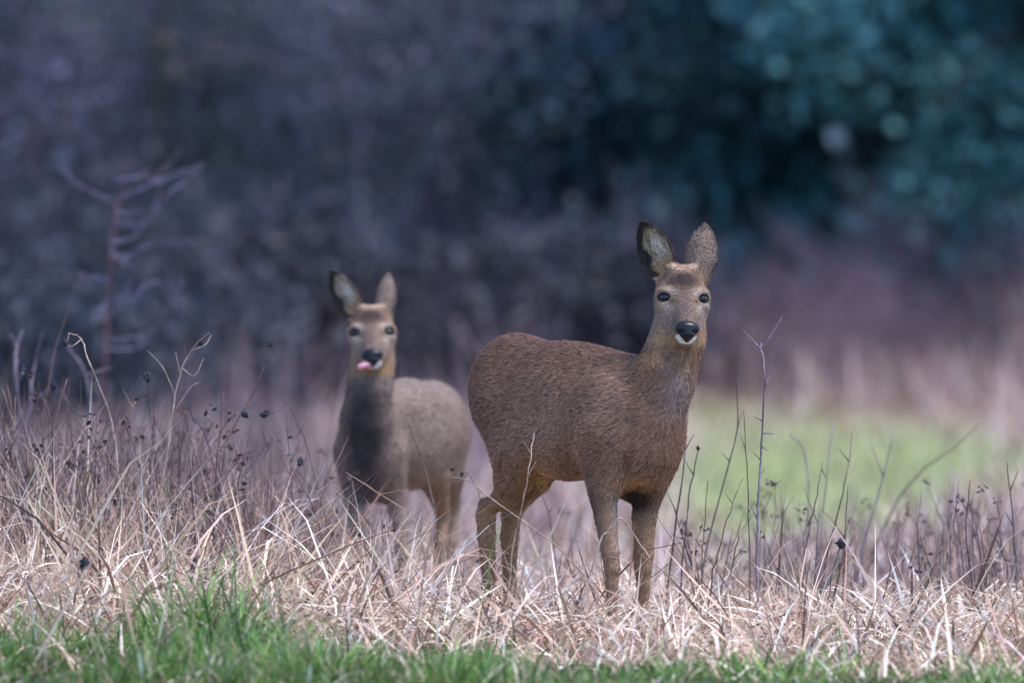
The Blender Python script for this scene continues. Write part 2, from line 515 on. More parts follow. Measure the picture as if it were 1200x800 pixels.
def leaf_cloud(name, pts, nper, spread, size, palette, mat, rr, droop=0.2, jit=.22):
    """leaf-sized pointed faces, folded on the midrib, scattered round the given points"""
    P = np.repeat(np.asarray(pts)[:, :3], nper, 0)
    N = len(P)
    P = P + rr.normal(0, 1, (N, 3)) * spread * np.array([1, 1, .75])
    ax = rr.normal(0, 1, (N, 3)); ax[:, 2] -= droop; ax /= np.linalg.norm(ax, axis=1)[:, None]
    nm = rr.normal(0, 1, (N, 3)); nm[:, 2] += .8
    sd = np.cross(ax, nm); sd /= np.linalg.norm(sd, axis=1)[:, None] + 1e-9
    nn = np.cross(sd, ax)
    L = size * rr.uniform(.6, 1.3, N)[:, None]; Wd = L * .3
    Vv = np.stack([P, P + ax * L * .5 + sd * Wd - nn * Wd * .3, P + ax * L, P + ax * L * .5 - sd * Wd - nn * Wd * .3], 1).reshape(-1, 3)
    i0 = np.arange(N) * 4
    Qd = np.concatenate([np.stack([i0, i0 + 1, i0 + 2], -1), np.stack([i0, i0 + 2, i0 + 3], -1)])
    pal = np.array(palette)
    pp = np.asarray(pts)[:, :3]; sd_ = int(rr.integers(0, 999))
    ix = np.clip(((vnoise(pp[:, 0] * 1.3, pp[:, 2] * 1.3, sd_) * .75 + 1) / 2 * len(pal) + rr.normal(0, .6, len(pp))).astype(int), 0, len(pal) - 1)
    br = np.clip(1 + .55 * vnoise(pp[:, 0] * 2.3, pp[:, 2] * 2.3 + pp[:, 1], sd_ + 1), .2, 1.7)
    cl = np.repeat(pal[ix] * br[:, None], nper, 0)
    c = cl * (1 + rr.normal(0, jit, (N, 1)))
    me = quads_mesh(name, Vv, Qd, np.clip(np.repeat(c, 4, 0), .002, 1), smooth=False)
    me.materials.append(mat)
    return me


def tree(name, label, px, D, height, crown_z, crown_r, npads, nper, palette, trunk_r, bark, seed, leaf=.09, pad=.22, lean=(0, 0), group=None, cat='tree'):
    """evergreen: tapered trunk with limbs; foliage in pads at the limb ends, gaps between"""
    rr = np.random.default_rng(seed)
    x = (px - 600) / FPX * D
    z0 = float(terrain(x, D))
    root = link(name, None); root.location = (x, D, z0)
    tag(root, label, cat, group)
    pts = resample([(0, 0, -.1), (lean[0] * .3, lean[1] * .3, height * .3), (lean[0] * .7, lean[1] * .7, height * .65), (lean[0], lean[1], height)], 4)
    link('trunk', poly_tube('trunk', pts, trunk_r, trunk_r * .3, bark, M_BARK, 8), root)
    segs, pads = [], []
    for i in range(npads):
        z = crown_z + (height - crown_z) * rr.random() ** 1.15
        a_ = rr.uniform(0, 6.283)
        rad = crown_r * (1 - .55 * (z - crown_z) / (height - crown_z)) * rr.uniform(.35, 1.05)
        t = np.clip((z + .25) / height, 0, 1)
        s = np.array([lean[0] * t, lean[1] * t, z + .25 * rad])
        e = np.array([lean[0] * t + rad * math.cos(a_), lean[1] * t + rad * math.sin(a_), z - .18 * rad])
        m = (s + e) / 2 + np.array([0, 0, .12 * rad])
        segs.append((*s, *m, trunk_r * .22, trunk_r * .14, *bark)); segs.append((*m, *e, trunk_r * .14, trunk_r * .05, *bark))
        for f in (.55, .8, 1.0):
            q = s * (1 - f) + e * f + rr.normal(0, .06, 3) * crown_r * .4
            wy = D + q[1]; qx = (x + q[0]) / wy * FPX + 600; qy = 400 - (z0 + q[2] - CAM_H) / wy * FPX
            if any(((qx - g_[0]) / g_[2]) ** 2 + ((qy - g_[1]) / g_[3]) ** 2 < 1 for g_ in GAPS): continue
            pads.append(q)
    tag(link('limbs', tubes_mesh('limbs', segs, M_BARK, 5), root), kind='stuff')
    link('crown', leaf_cloud('crown', pads, nper, pad, leaf, palette, M_LEAF, rr), root)
    return root


def shrub(name, label, px, D, height, width, nst, col, seed, leafpal=None, nper=7, leaf=.07, depth=2, group=None, cat='shrub'):
    """bare winter shrub: many stems from one stool, fine twigs, perhaps a few leaves"""
    rr = np.random.default_rng(seed)
    x = (px - 600) / FPX * D
    z0 = float(terrain(x, D))
    root = link(name, None); root.location = (x, D, z0)
    tag(root, label, cat, group)
    segs, tips = [], []
    for i in range(nst):
        a_ = rr.uniform(0, 6.283)
        sp = rr.uniform(.05, .5) * width / height
        d = np.array([math.cos(a_) * sp, math.sin(a_) * sp, 1.0])
        p = np.array([math.cos(a_), math.sin(a_), 0]) * rr.uniform(0, .25) * width + np.array([0, 0, -.05])
        branching(p, d, height * rr.uniform(.6, 1.05), rr.uniform(.008, .02), depth, .55, segs, tips, col, rr, .2, 5, (2, 5))
    S = np.array(segs)
    S[:, 8:11] *= np.clip(1 + .55 * vnoise(S[:, 0] * 2.2, S[:, 2] * 2.2, seed), .35, 1.9)[:, None]
    thick = S[:, 6] > .0075
    tag(link('stems', tubes_mesh('stems', S[thick], M_BARK, 5), root), kind='stuff')
    S2 = S[~thick]; S2[:, 6:8] = np.maximum(S2[:, 6:8], .0022)
    tag(link('twigs', tubes_mesh('twigs', S2, M_BARK, 3), root), kind='stuff')
    if leafpal is not None:
        link('crown', leaf_cloud('crown', np.array(tips), nper, .10, leaf, leafpal, M_LEAF, rr), root)
    return root


me = leaf_cloud('withered_leaves', WITHER_TIPS, 5, .007, .016, [(.05, .035, .04), (.09, .055, .05), (.035, .032, .045)], M_LEAF, np.random.default_rng(66))
tag(link('withered_leaves', me), 'tiny withered dark leaves and seeds on the weed twigs', 'withered leaves', kind='stuff')

TEAL = [(.028, .10, .125), (.045, .14, .155), (.06, .17, .18), (.04, .13, .165), (.08, .20, .225)]
TEAL2 = [(.06, .12, .15), (.075, .14, .17), (.05, .10, .14), (.10, .15, .19)]
BROWNP = (.14, .095, .135)
MAUVE = (.31, .215, .31)
GREYG = (.165, .19, .27)
DARKP = (.058, .047, .088)

GAPS = [(1065, 165, 62, 52), (1170, 330, 60, 60), (880, 30, 40, 30), (1190, 90, 30, 30)]      # dark holes between the boughs
big = tree('evergreen_tree', 'large drooping evergreen tree with blue-green foliage at the upper right', 1000, 46.5, 5.4, .62, 1.75, 130, 100, TEAL, .15, (.05, .04, .045), 5, .11, .17)
tree('evergreen_tree', 'blue-green evergreen leaning in at the top right corner', 1265, 46.0, 5.0, .60, 1.6, 100, 100, TEAL, .13, (.05, .04, .045), 6, .11, .17)
tree('evergreen_tree', 'narrower evergreen tree above the standing deer', 765, 47.5, 5.4, .85, 1.35, 90, 90, TEAL, .11, (.05, .04, .045), 7, .11, .17)
tree('evergreen_tree', 'thin greyish evergreen left of the upper centre', 645, 47.0, 4.6, .35, .75, 40, 44, TEAL2, .08, (.06, .05, .055), 8, .10, .17)
tree('evergreen_tree', 'broad evergreen filling the gap between the two larger evergreens at right', 890, 47.5, 5.0, .80, 1.3, 90, 90, TEAL, .11, (.05, .04, .045), 12, .11, .17)
tree('evergreen_tree', 'dim blue-green evergreen at the top left', 70, 50.0, 5.6, 1.6, 1.2, 40, 44, TEAL2, .10, (.05, .05, .05), 9, .10, .19)
tree('evergreen_tree', 'greyish green evergreen behind the small deer', 335, 50.5, 5.2, .9, 1.1, 40, 40, [(.075, .105, .115), (.09, .12, .125), (.06, .085, .10)], .10, (.06, .06, .05), 10, .10, .19)
# a sawn limb on the big evergreen shows its pale end
p_ = W(980, 160, 45.6) - np.array(big.location)
cut_ = link('sawn_limb', poly_tube('sawn_limb', resample([p_ + np.array([.15, .85, -.15]), p_ + np.array([.05, .4, -.05]), p_], 4), .035, .048, (.42, .48, .52), M_BARK, 10), big)
tag(cut_, 'pale grey-white sawn limb end')


def mossy_trunk(label, px, D, top_px, r, seed):
    rr = np.random.default_rng(seed)
    x = (px - 600) / FPX * D; z0 = float(terrain(x, D))
    root = link('mossy_tree', None); root.location = (x, D, z0)
    tag(root, label, 'tree', 'mossy trunks at the left')
    tx = (top_px - px) / FPX * D
    pts = resample([(0, 0, -.1), (tx * .2, 0, 1.1), (tx * .55 + .03, .05, 2.2), (tx, .1, 3.8), (tx * 1.4, .1, 5.5)], 5)
    link('trunk', poly_tube('trunk', pts, r, r * .5, (.06, .062, .035), M_BARK, 8), root)
    segs, tips = [], []
    for i in range(5):
        p = pts[int(len(pts) * rr.uniform(.35, .9))]
        branching(p, rr.normal(0, 1, 3) * np.array([1, 1, .4]) + np.array([0, 0, .6]), rr.uniform(.6, 1.3), r * .3, 2, .5, segs, tips, (.10, .095, .06), rr)
    link('crown', tubes_mesh('crown', segs, M_BARK, 4), root)


mossy_trunk('mossy olive trunk standing upright at the upper left', 174, 46.3, 192, .050, 51)
mossy_trunk('thinner mossy trunk leaning right at the far left', 100, 49.5, 150, .045, 52)

SH = 'bare shrubs along the wood edge'
SHRUBS = [
    ('dark bare shrub at the left edge under the trees', 20, 46.0, 1.9, 1.1, 15, DARKP, [(.06, .07, .10), (.09, .075, .12), (.05, .08, .10)]),
    ('dark shrub in front of the mossy trunks', 135, 43.4, .80, 1.0, 20, DARKP, [(.05, .06, .08)]),
    ('grey-green bare shrub behind the lilac twigs', 255, 47.0, 2.3, 1.2, 17, GREYG, [(.085, .11, .12), (.11, .12, .08), (.07, .08, .12)]),
    ('grey bare shrub behind the small deer', 395, 46.5, 2.2, 1.2, 18, GREYG, [(.09, .11, .14), (.11, .095, .14), (.075, .105, .12)]),
    ('tall mauve bare shrub between the two deer', 500, 47.5, 3.0, 1.2, 24, MAUVE, [(.24, .17, .25), (.16, .12, .19), (.20, .15, .17)]),
    ('dark purple thicket left of the standing deer', 585, 46.5, 1.0, 1.0, 18, DARKP, None),
    ('low mauve bare shrub behind the standing deer head', 725, 45.5, .70, 1.0, 20, BROWNP, None),
    ('purple-brown shrub right of the standing deer', 860, 45.0, .60, 1.0, 24, BROWNP, None),
    ('low brown shrub under the evergreen boughs', 1000, 44.6, .70, 1.0, 24, BROWNP, None),
    ('dark brown shrub at the right edge', 1150, 44.6, .65, .9, 20, DARKP, None),
    ('low dark bramble on the left before the wood', 60, 36.0, .50, .9, 24, DARKP, [(.045, .05, .07)]),
    ('low dark bramble under the lilac twigs', 190, 38.0, .55, 1.0, 26, DARKP, [(.05, .05, .07)]),
    ('low purple bramble left of the small deer', 320, 40.0, .60, 1.0, 26, BROWNP, [(.06, .055, .075)]),
    ('low bramble between the two deer', 510, 42.0, .55, .9, 24, BROWNP, [(.06, .055, .08)]),
    ('low bramble behind the back of the standing deer', 650, 43.0, .55, 1.0, 24, DARKP, [(.05, .05, .07)]),
    ('low reddish bramble at the right meadow edge', 930, 43.0, .45, 1.0, 22, (.13, .085, .10), None),
    ('low reddish bramble at the far right meadow edge', 1110, 43.5, .5, 1.0, 22, (.12, .085, .105), None),
]
for i, (lb, px_, D_, h_, w_, ns_, c_, lp_) in enumerate(SHRUBS):
    shrub('bare_shrub', lb, px_, D_, h_, w_, ns_, c_, 100 + i, lp_, group=SH)

# dense undergrowth on the bank that closes the wood: ivy, bramble and evergreen leaves beyond counting
rr = np.random.default_rng(77)
n = 1400
bx = rr.uniform(-11, 11, n); by = rr.uniform(54, 68, n)
bz = terrain(bx, by) + rr.uniform(0, 1.0, n) * 1.4
teal_side = sstep(-.5, 2.0, bx + .5 * vnoise(bx, by, 8))
me = leaf_cloud('undergrowth', np.stack([bx, by, bz], -1), 34, .28, .11, [(.03, .034, .05), (.025, .03, .045), (.042, .038, .056), (.026, .045, .054), (.05, .044, .066)], M_LEAF, rr)
tag(link('undergrowth', me), 'dark ivy and bramble undergrowth covering the bank behind the trees', 'undergrowth', kind='stuff')


# ------------------------------------------------------------------ signed distance modelling for the deer
class Body:
    """smooth union of ellipsoids, tapered capsules and ear shells, in pixel units (x right, y down, f towards the camera)"""
    def __init__(self): self.pr = []
    def ell(self, c, r, ax=None, k=20):
        A = np.eye(3) if ax is None else np.asarray(ax, float)
        self.pr.append(('e', np.asarray(c, float), np.asarray(r, float), A, k))
    def cone(self, a, b, ra, rb, k=16):
        self.pr.append(('c', np.asarray(a, float), np.asarray(b, float), ra, rb, k))
    def chain(self, pts, k=12, k2=None):
        for i, (p, q) in enumerate(zip(pts[:-1], pts[1:])): self.cone(p[:3], q[:3], p[3], q[3], k if i == 0 or k2 is None else k2)
    def ear(self, base, tip, nrm, wid, depth, th, k=5):
        b = np.asarray(base, float); t = np.asarray(tip, float)
        ax = t - b; L = np.linalg.norm(ax); ax = ax / L
        n_ = np.asarray(nrm, float); n_ = n_ - ax * n_.dot(ax); n_ /= np.linalg.norm(n_)
        s = np.cross(n_, ax)
        self.pr.append(('r', b, ax, n_, s, L, wid, depth, th, k))
    def cut(self, c, r, k=3):
        self.pr.append(('x', np.asarray(c, float), np.asarray(r, float), k))

    def eval(self, P):
        d = np.full(len(P), 1e3, np.float32)
        for q in self.pr:
            if q[0] == 'e':
                _, c, r, A, k = q
                v = ((P - c.astype(np.float32)) @ A.T.astype(np.float32))
                k0 = np.sqrt(((v / r) ** 2).sum(1)); k1 = np.sqrt(((v / (r * r)) ** 2).sum(1)) + 1e-6
                e = (k0 * (k0 - 1) / k1).astype(np.float32)
            elif q[0] == 'c':
                _, a_, b_, ra, rb, k = q
                ba = (b_ - a_).astype(np.float32); pa = P - a_.astype(np.float32)
                t = np.clip(pa @ ba / (ba @ ba), 0, 1)
                e = np.sqrt(((pa - t[:, None] * ba) ** 2).sum(1)) - (ra + (rb - ra) * t)
            elif q[0] == 'r':
                _, b_, ax, n_, s, L, wid, depth, th, k = q
                v = P - b_.astype(np.float32)
                al = v @ ax.astype(np.float32); nn = v @ n_.astype(np.float32); xx = v @ s.astype(np.float32)
                t = np.clip(al / L, 0, 1)
                w = wid * np.interp(t, EAR_T, EAR_W)
                dp = depth * np.interp(t, [0, .3, .7, 1], [1.2, 1.2, .8, .1])
                n0 = dp * ((xx / np.maximum(w, 1)) ** 2 - 1) + 3.0 * t * t
                thk = th * np.interp(np.abs(xx) / np.maximum(w, 1), [0, .6, 1], [1.25, 1, .6])
                e = np.maximum(np.maximum(np.abs(nn - n0) * .75 - thk, np.abs(xx) - w), np.maximum(-al, al - L)).astype(np.float32)
            else:
                _, c, r, k = q
                v = P - c.astype(np.float32)
                k0 = np.sqrt(((v / r) ** 2).sum(1)); k1 = np.sqrt(((v / (r * r)) ** 2).sum(1)) + 1e-6
                e = -(k0 * (k0 - 1) / k1).astype(np.float32)
                h = np.maximum(k - np.abs(d - e), 0) / k
                d = np.maximum(d, e) + h * h * k * .25
                continue
            h = np.maximum(k - np.abs(d - e), 0) / k
            d = np.minimum(d, e) - h * h * k * .25
        return d


EAR_T = [0, .12, .4, .6, .8, .93, 1]
EAR_W = [.50, .72, 1, .95, .68, .36, .06]


def polygonise(body, lo, hi, step):
    lo = np.asarray(lo, float); hi = np.asarray(hi, float)
    B = 8
    nb = np.ceil((hi - lo) / (step * B)).astype(int)
    dims = nb * B + 1
    g = np.stack(np.meshgrid(*[np.arange(k) for k in nb], indexing='ij'), -1).reshape(-1, 3)
    cen = lo + (g + .5) * step * B
    dc = body.eval(cen.astype(np.float32))
    D = np.full(dims, 1.0, np.float32)
    act = np.abs(dc) < step * B * 1.5
    for gi in g[dc < 0]:
        s = gi * B
        D[s[0]:s[0] + B + 1, s[1]:s[1] + B + 1, s[2]:s[2] + B + 1] = -1.0
    off = np.stack(np.meshgrid(*[np.arange(B + 1)] * 3, indexing='ij'), -1).reshape(-1, 3)
    ga = g[act]
    for i in range(0, len(ga), 400):
        gg = ga[i:i + 400]
        idx = gg[:, None, :] * B + off[None]
        d = body.eval((lo + idx.reshape(-1, 3) * step).astype(np.float32)).reshape(len(gg), -1)
        D[idx[..., 0], idx[..., 1], idx[..., 2]] = d
    ins = D < 0
    sub = np.zeros(np.array(D.shape) - 1, np.int8)
    cor = [(0, 0, 0), (1, 0, 0), (0, 1, 0), (1, 1, 0), (0, 0, 1), (1, 0, 1), (0, 1, 1), (1, 1, 1)]
    sx, sy, sz = sub.shape
    for c in cor: sub += ins[c[0]:c[0] + sx, c[1]:c[1] + sy, c[2]:c[2] + sz]
    cells = np.argwhere((sub > 0) & (sub < 8))
    vals = np.stack([D[cells[:, 0] + c[0], cells[:, 1] + c[1], cells[:, 2] + c[2]] for c in cor], 1)
    acc = np.zeros((len(cells), 3)); cnt = np.zeros(len(cells))
    ca = np.array(cor, float)
    for a_ in range(8):
        for b_ in range(a_ + 1, 8):
            if np.abs(ca[a_] - ca[b_]).sum() != 1: continue
            va, vb = vals[:, a_], vals[:, b_]
            m = (va < 0) != (vb < 0)
            t = va[m] / (va[m] - vb[m])
            acc[m] += ca[a_] + (ca[b_] - ca[a_]) * t[:, None]; cnt[m] += 1
    Vv = lo + (cells + acc / cnt[:, None]) * step
    vid = np.full(sub.shape, -1, np.int32); vid[cells[:, 0], cells[:, 1], cells[:, 2]] = np.arange(len(cells))
    Qs = []
    for ax in range(3):
        s0 = [slice(1, -1)] * 3; s0[ax] = slice(0, -1)
        s1 = [slice(1, -1)] * 3; s1[ax] = slice(1, None)
        A = ins[tuple(s0)]; Bm = ins[tuple(s1)]
        e = np.argwhere(A != Bm)
        inside_first = A[e[:, 0], e[:, 1], e[:, 2]]
        e = e + np.array([1 if k != ax else 0 for k in range(3)])
        u, v = [(1, 2), (2, 0), (0, 1)][ax]
        du = np.zeros(3, int); du[u] = 1; dv = np.zeros(3, int); dv[v] = 1
        q = []
        for o_ in (-du - dv, -dv, 0 * du, -du):
            c = e + o_
            q.append(vid[c[:, 0], c[:, 1], c[:, 2]])
        q = np.stack(q, 1)
        q[~inside_first] = q[~inside_first][:, ::-1]
        Qs.append(q)
    Qs = np.concatenate(Qs)
    Qs = Qs[(Qs >= 0).all(1)]
    # light smoothing of the lattice steps
    E = np.concatenate([Qs[:, [0, 1]], Qs[:, [1, 2]], Qs[:, [2, 3]], Qs[:, [3, 0]]])
    deg = np.bincount(E.ravel(), minlength=len(Vv))[:, None] + 1e-9
    for lam in (.5, -.52, .5, -.52):
        S = np.zeros_like(Vv)
        for k in range(3):
            S[:, k] = np.bincount(E[:, 0], Vv[E[:, 1], k], len(Vv)) + np.bincount(E[:, 1], Vv[E[:, 0], k], len(Vv))
        Vv = Vv + lam * (S / deg - Vv)
    return Vv, Qs


def rotm(yaw, roll, pitch):
    """head frame in (x right, y down, f to camera); yaw>0 turns the nose to picture right"""
    cy, sy = math.cos(yaw), math.sin(yaw); cr, sr = math.cos(roll), math.sin(roll); cp, sp = math.cos(pitch), math.sin(pitch)
    Y = np.array([[cy, 0, sy], [0, 1, 0], [-sy, 0, cy]])
    Ro = np.array([[cr, -sr, 0], [sr, cr, 0], [0, 0, 1]])
    Pi = np.array([[1, 0, 0], [0, cp, sp], [0, -sp, cp]])
    return Y @ Ro @ Pi


def add_head(B, org, s, M):
    """head primitives; local units are pixels of the larger deer. returns map local -> picture space"""
    org = np.asarray(org, float)
    T = lambda p: org + s * (M @ np.array([p[0], -p[1], p[2]], float))      # local: x right, z up, f forward
    Ax = (M @ np.diag([1, -1, 1])).T
    el = lambda c, r, k=10: B.ell(T(c), np.array(r) * s, Ax, k * s)
    co = lambda a_, b_, ra, rb, k=8: B.cone(T(a_), T(b_), ra * s, rb * s, k * s)
    el((0, 12, -22), (28, 29, 32))
    el((0, 10, -4), (20, 29, 15))
    for q in (-1, 1):
        el((q * 20.5, 3, -4), (12.5, 13, 13), 8)
        co((q * 15, -9, -11), (q * 6.5, -33, 19), 15, 9, 9)
        co((q * 17, -7, 2), (q * 12, -18, 10), 6, 5, 8)      # cheek bone
        el((q * 12.5, 35, -8), (7.5, 7, 8), 7)
        el((q * 20.5, 10.2, 4.6), (8.5, 3.4, 7), 4)              # brow and lids
        el((q * 21.5, -5.6, 4.2), (7.5, 2.6, 5.5), 4)
    co((0, 2, 4), (0, -28, 32), 14.5, 10, 10)
    el((0, -36, 34), (14.2, 11, 12), 6)
    co((0, -22, -14), (0, -46, 27), 18, 8.5, 10)
    el((0, -46, 30), (10, 7, 8), 5)
    el((0, -26, -26), (24, 24, 19), 12)
    for q in (-1, 1):                                       # sockets
        B.cut(T((q * 24.2, 2.4, 9.5)), np.array([5.2, 4.2, 5.0]) * s, 2.2 * s)
    return T


def uv_sphere(name, c, r, mat, parent, seg=20, ring=12):
    Vv, F = [], []
    r = np.asarray(r, float) * np.ones(3)
    for i in range(ring + 1):
        th = math.pi * i / ring
        for k in range(seg):
            ph = 2 * math.pi * k / seg
            Vv.append((c[0] + r[0] * math.sin(th) * math.cos(ph), c[1] + r[1] * math.sin(th) * math.sin(ph), c[2] + r[2] * math.cos(th)))
    for i in range(ring):
        for k in range(seg):
            k2 = (k + 1) % seg
            F.append((i * seg + k, (i + 1) * seg + k, (i + 1) * seg + k2, i * seg + k2))
    me = bpy.data.meshes.new(name); me.from_pydata(Vv, [], F); me.update()
    for p in me.polygons: p.use_smooth = True
    me.materials.append(mat)
    return link(name, me, parent)


def lerp(c, new, w):
    return c * (1 - w[:, None]) + np.asarray(new)[None] * w[:, None]


def gauss(p, c, r):
    return np.exp(-(((p - np.asarray(c, float)) / np.asarray(r, float)) ** 2).sum(1))


def head_colors(c, h, ears, tone=1.0):
    """paint the markings of a roe deer's head; h: head-local (x, z up, f)"""
    g = lambda cc, r: gauss(h, cc, r)
    w = np.clip(sstep(-62, -48, h[:, 1]) * sstep(-58, -40, h[:, 2]), 0, 1)
    hc = np.tile(np.array([.21, .13, .088]) * tone, (len(h), 1))
    hc = lerp(hc, (.23, .17, .135), np.clip(g((-20, -16, 8), (14, 14, 30)) + g((20, -16, 8), (14, 14, 30)), 0, 1) * .8)
    hc = lerp(hc, (.085, .062, .068), g((0, -12, 16), (9, 20, 30)) * .95)
    hc = lerp(hc, (.05, .03, .03), np.clip(g((0, 23, 0), (17, 12, 30)) * 1.35, 0, .95))
    hc = lerp(hc, (.36, .245, .175), np.clip(g((-13, 40, -5), (8, 5.5, 20)) + g((13, 40, -5), (8, 5.5, 20)) + g((0, 36.5, -5), (9, 3.5, 20)), 0, 1) * .9)
    for q in (-1, 1):
        hc = lerp(hc, (.40, .315, .26), np.clip(g((q * 16, 9, 8), (8, 5, 16)) + g((q * 22, -8, 8), (9, 4.5, 14)), 0, 1) * .85)
        e = np.sqrt(((h - np.array([q * 22.8, 2.4, 6])) ** 2 / np.array([9.0, 6.4, 10]) ** 2).sum(1))
        hc = lerp(hc, (.02, .016, .016), 1 - sstep(.80, 1.08, e))
        hc = lerp(hc, (.03, .022, .022), g((q * 13.5, -2.5, 12), (3.2, 2.0, 8)) * .85)
    hc = lerp(hc, (.11, .08, .075), np.clip(g((-14, -28, 30), (6, 9, 16)) + g((14, -28, 30), (6, 9, 16)), 0, 1) * .7)
    hc = lerp(hc, (.30, .17, .075), np.clip(g((0, -50, 10), (30, 11, 26)) * 1.2, 0, 1) * .7)
    hc = lerp(hc, (.05, .04, .045), np.clip(g((0, -31, 42), (15, 8, 12)), 0, 1) * .9)
    wt = np.clip(1.5 * g((-9, -43, 40), (4.5, 3, 12)) + 1.5 * g((9, -43, 40), (4.5, 3, 12)) + 1.5 * g((0, -48.5, 38), (8.5, 2.8, 14)), 0, 1)
    hc = lerp(hc, (.62, .60, .58), sstep(.3, .85, wt) * .95)
    c = c * (1 - w[:, None]) + hc * w[:, None]
    for e in ears:
        v = h - e['b']
        t = v @ e['ax'] / e['L']; nn = v @ e['n']; xx = v @ e['s']
        wd = e['w'] * np.interp(t, EAR_T, EAR_W)
        dp = e['d'] * np.interp(t, [0, .3, .7, 1], [1.2, 1.2, .8, .1])
        u = xx / np.maximum(wd, 1)
        n0 = dp * (u ** 2 - 1) + 3.0 * t * t
        on = (t > .06) & (t < 1.05) & (np.abs(u) < 1.25) & (np.abs(nn - n0) < 7)
        on = on & ((h[:, 1] > 30) | (t > .15))
        inner = on & (nn > n0)
        outer = on & ~inner
        streak = .5 + .5 * np.sin(xx * 1.1 + 3 * np.sin(t * 9)) * np.cos(t * 14 + xx * .3)
        ic = np.array([.30, .22, .16])[None] * (.4 + .9 * streak[:, None])
        ic = lerp(ic, (.62, .56, .50), np.exp(-((u * e['flip'] + .35) / .35) ** 2 - ((t - .55) / .2) ** 2) * (.45 + .55 * streak))
        ic = lerp(ic, (.42, .22, .09), np.exp(-((t - .18) / .16) ** 2) * .7)
        ic = lerp(ic, (.022, .018, .018), np.clip(sstep(.30, .62, u * e['flip'] + .15 * np.sin(t * 17)) * 1.0 + sstep(.8, .96, np.abs(u)) * .9 + sstep(.80, .92, t), 0, 1))
        oc = np.tile(np.array([.20, .14, .11]) * tone, (len(h), 1))
        oc = lerp(oc, (.07, .055, .055), np.clip(sstep(.75, 1, np.abs(u)) + sstep(.82, .97, t), 0, 1) * .75)
        c = np.where(inner[:, None], ic, np.where(outer[:, None], oc, c))
    return c


def make_fur(name, parent, Vw, Nw, colr, flow, length, count, seed, rad=.00036):
    """short hairs lying along the coat: curves, coloured from the skin below"""
    rr = np.random.default_rng(seed)
    sel = rr.integers(0, len(Vw), count)
    ln = length[sel] * rr.uniform(.6, 1.25, count)
    ok = ln > .001
    sel, ln = sel[ok], ln[ok]; m = len(sel)
    p = Vw[sel] + rr.normal(0, .0012, (m, 3)); nn = Nw[sel]; fl = flow[sel] + rr.normal(0, .22, (m, 3))
    fl = fl - nn * (fl * nn).sum(1)[:, None]; fl /= np.linalg.norm(fl, axis=1)[:, None] + 1e-9
    lift = rr.uniform(.12, .50, m)[:, None]
    pts = np.zeros((m, 4, 3), np.float32)
    for k, t in enumerate((0, .35, .7, 1)):
        pts[:, k] = p - nn * .0012 + (fl * t + nn * lift * (t - .35 * t * t)) * ln[:, None]
    cv = bpy.data.hair_curves.new(name)
    cv.add_curves([4] * m)
    cv.attributes['position'].data.foreach_set('vector', pts.ravel())
    ra = cv.attributes.get('radius') or cv.attributes.new('radius', 'FLOAT', 'POINT')
    prof = np.array([1, 1, .7, .12], np.float32) * rad
    ra.data.foreach_set('value', np.tile(prof, m))
    ca = cv.attributes.new('Col', 'FLOAT_COLOR', 'POINT')
    c = np.ones((m, 4, 4), np.float32)
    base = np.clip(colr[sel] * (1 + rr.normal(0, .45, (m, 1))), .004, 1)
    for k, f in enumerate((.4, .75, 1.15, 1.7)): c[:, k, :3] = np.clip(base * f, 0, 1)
    ca.data.foreach_set('color', c.ravel())
    cv.materials.append(M_FUR)
    return link(name, cv, parent)


def vert_normals(Vw, Q):
    a_ = Vw[Q[:, 2]] - Vw[Q[:, 0]]; b_ = Vw[Q[:, 3]] - Vw[Q[:, 1]]
    fn = np.cross(a_, b_)
    N = np.zeros_like(Vw)
    for k in range(4):
        for j in range(3): N[:, j] += np.bincount(Q[:, k], fn[:, j], len(Vw))
    return N / (np.linalg.norm(N, axis=1)[:, None] + 1e-12)


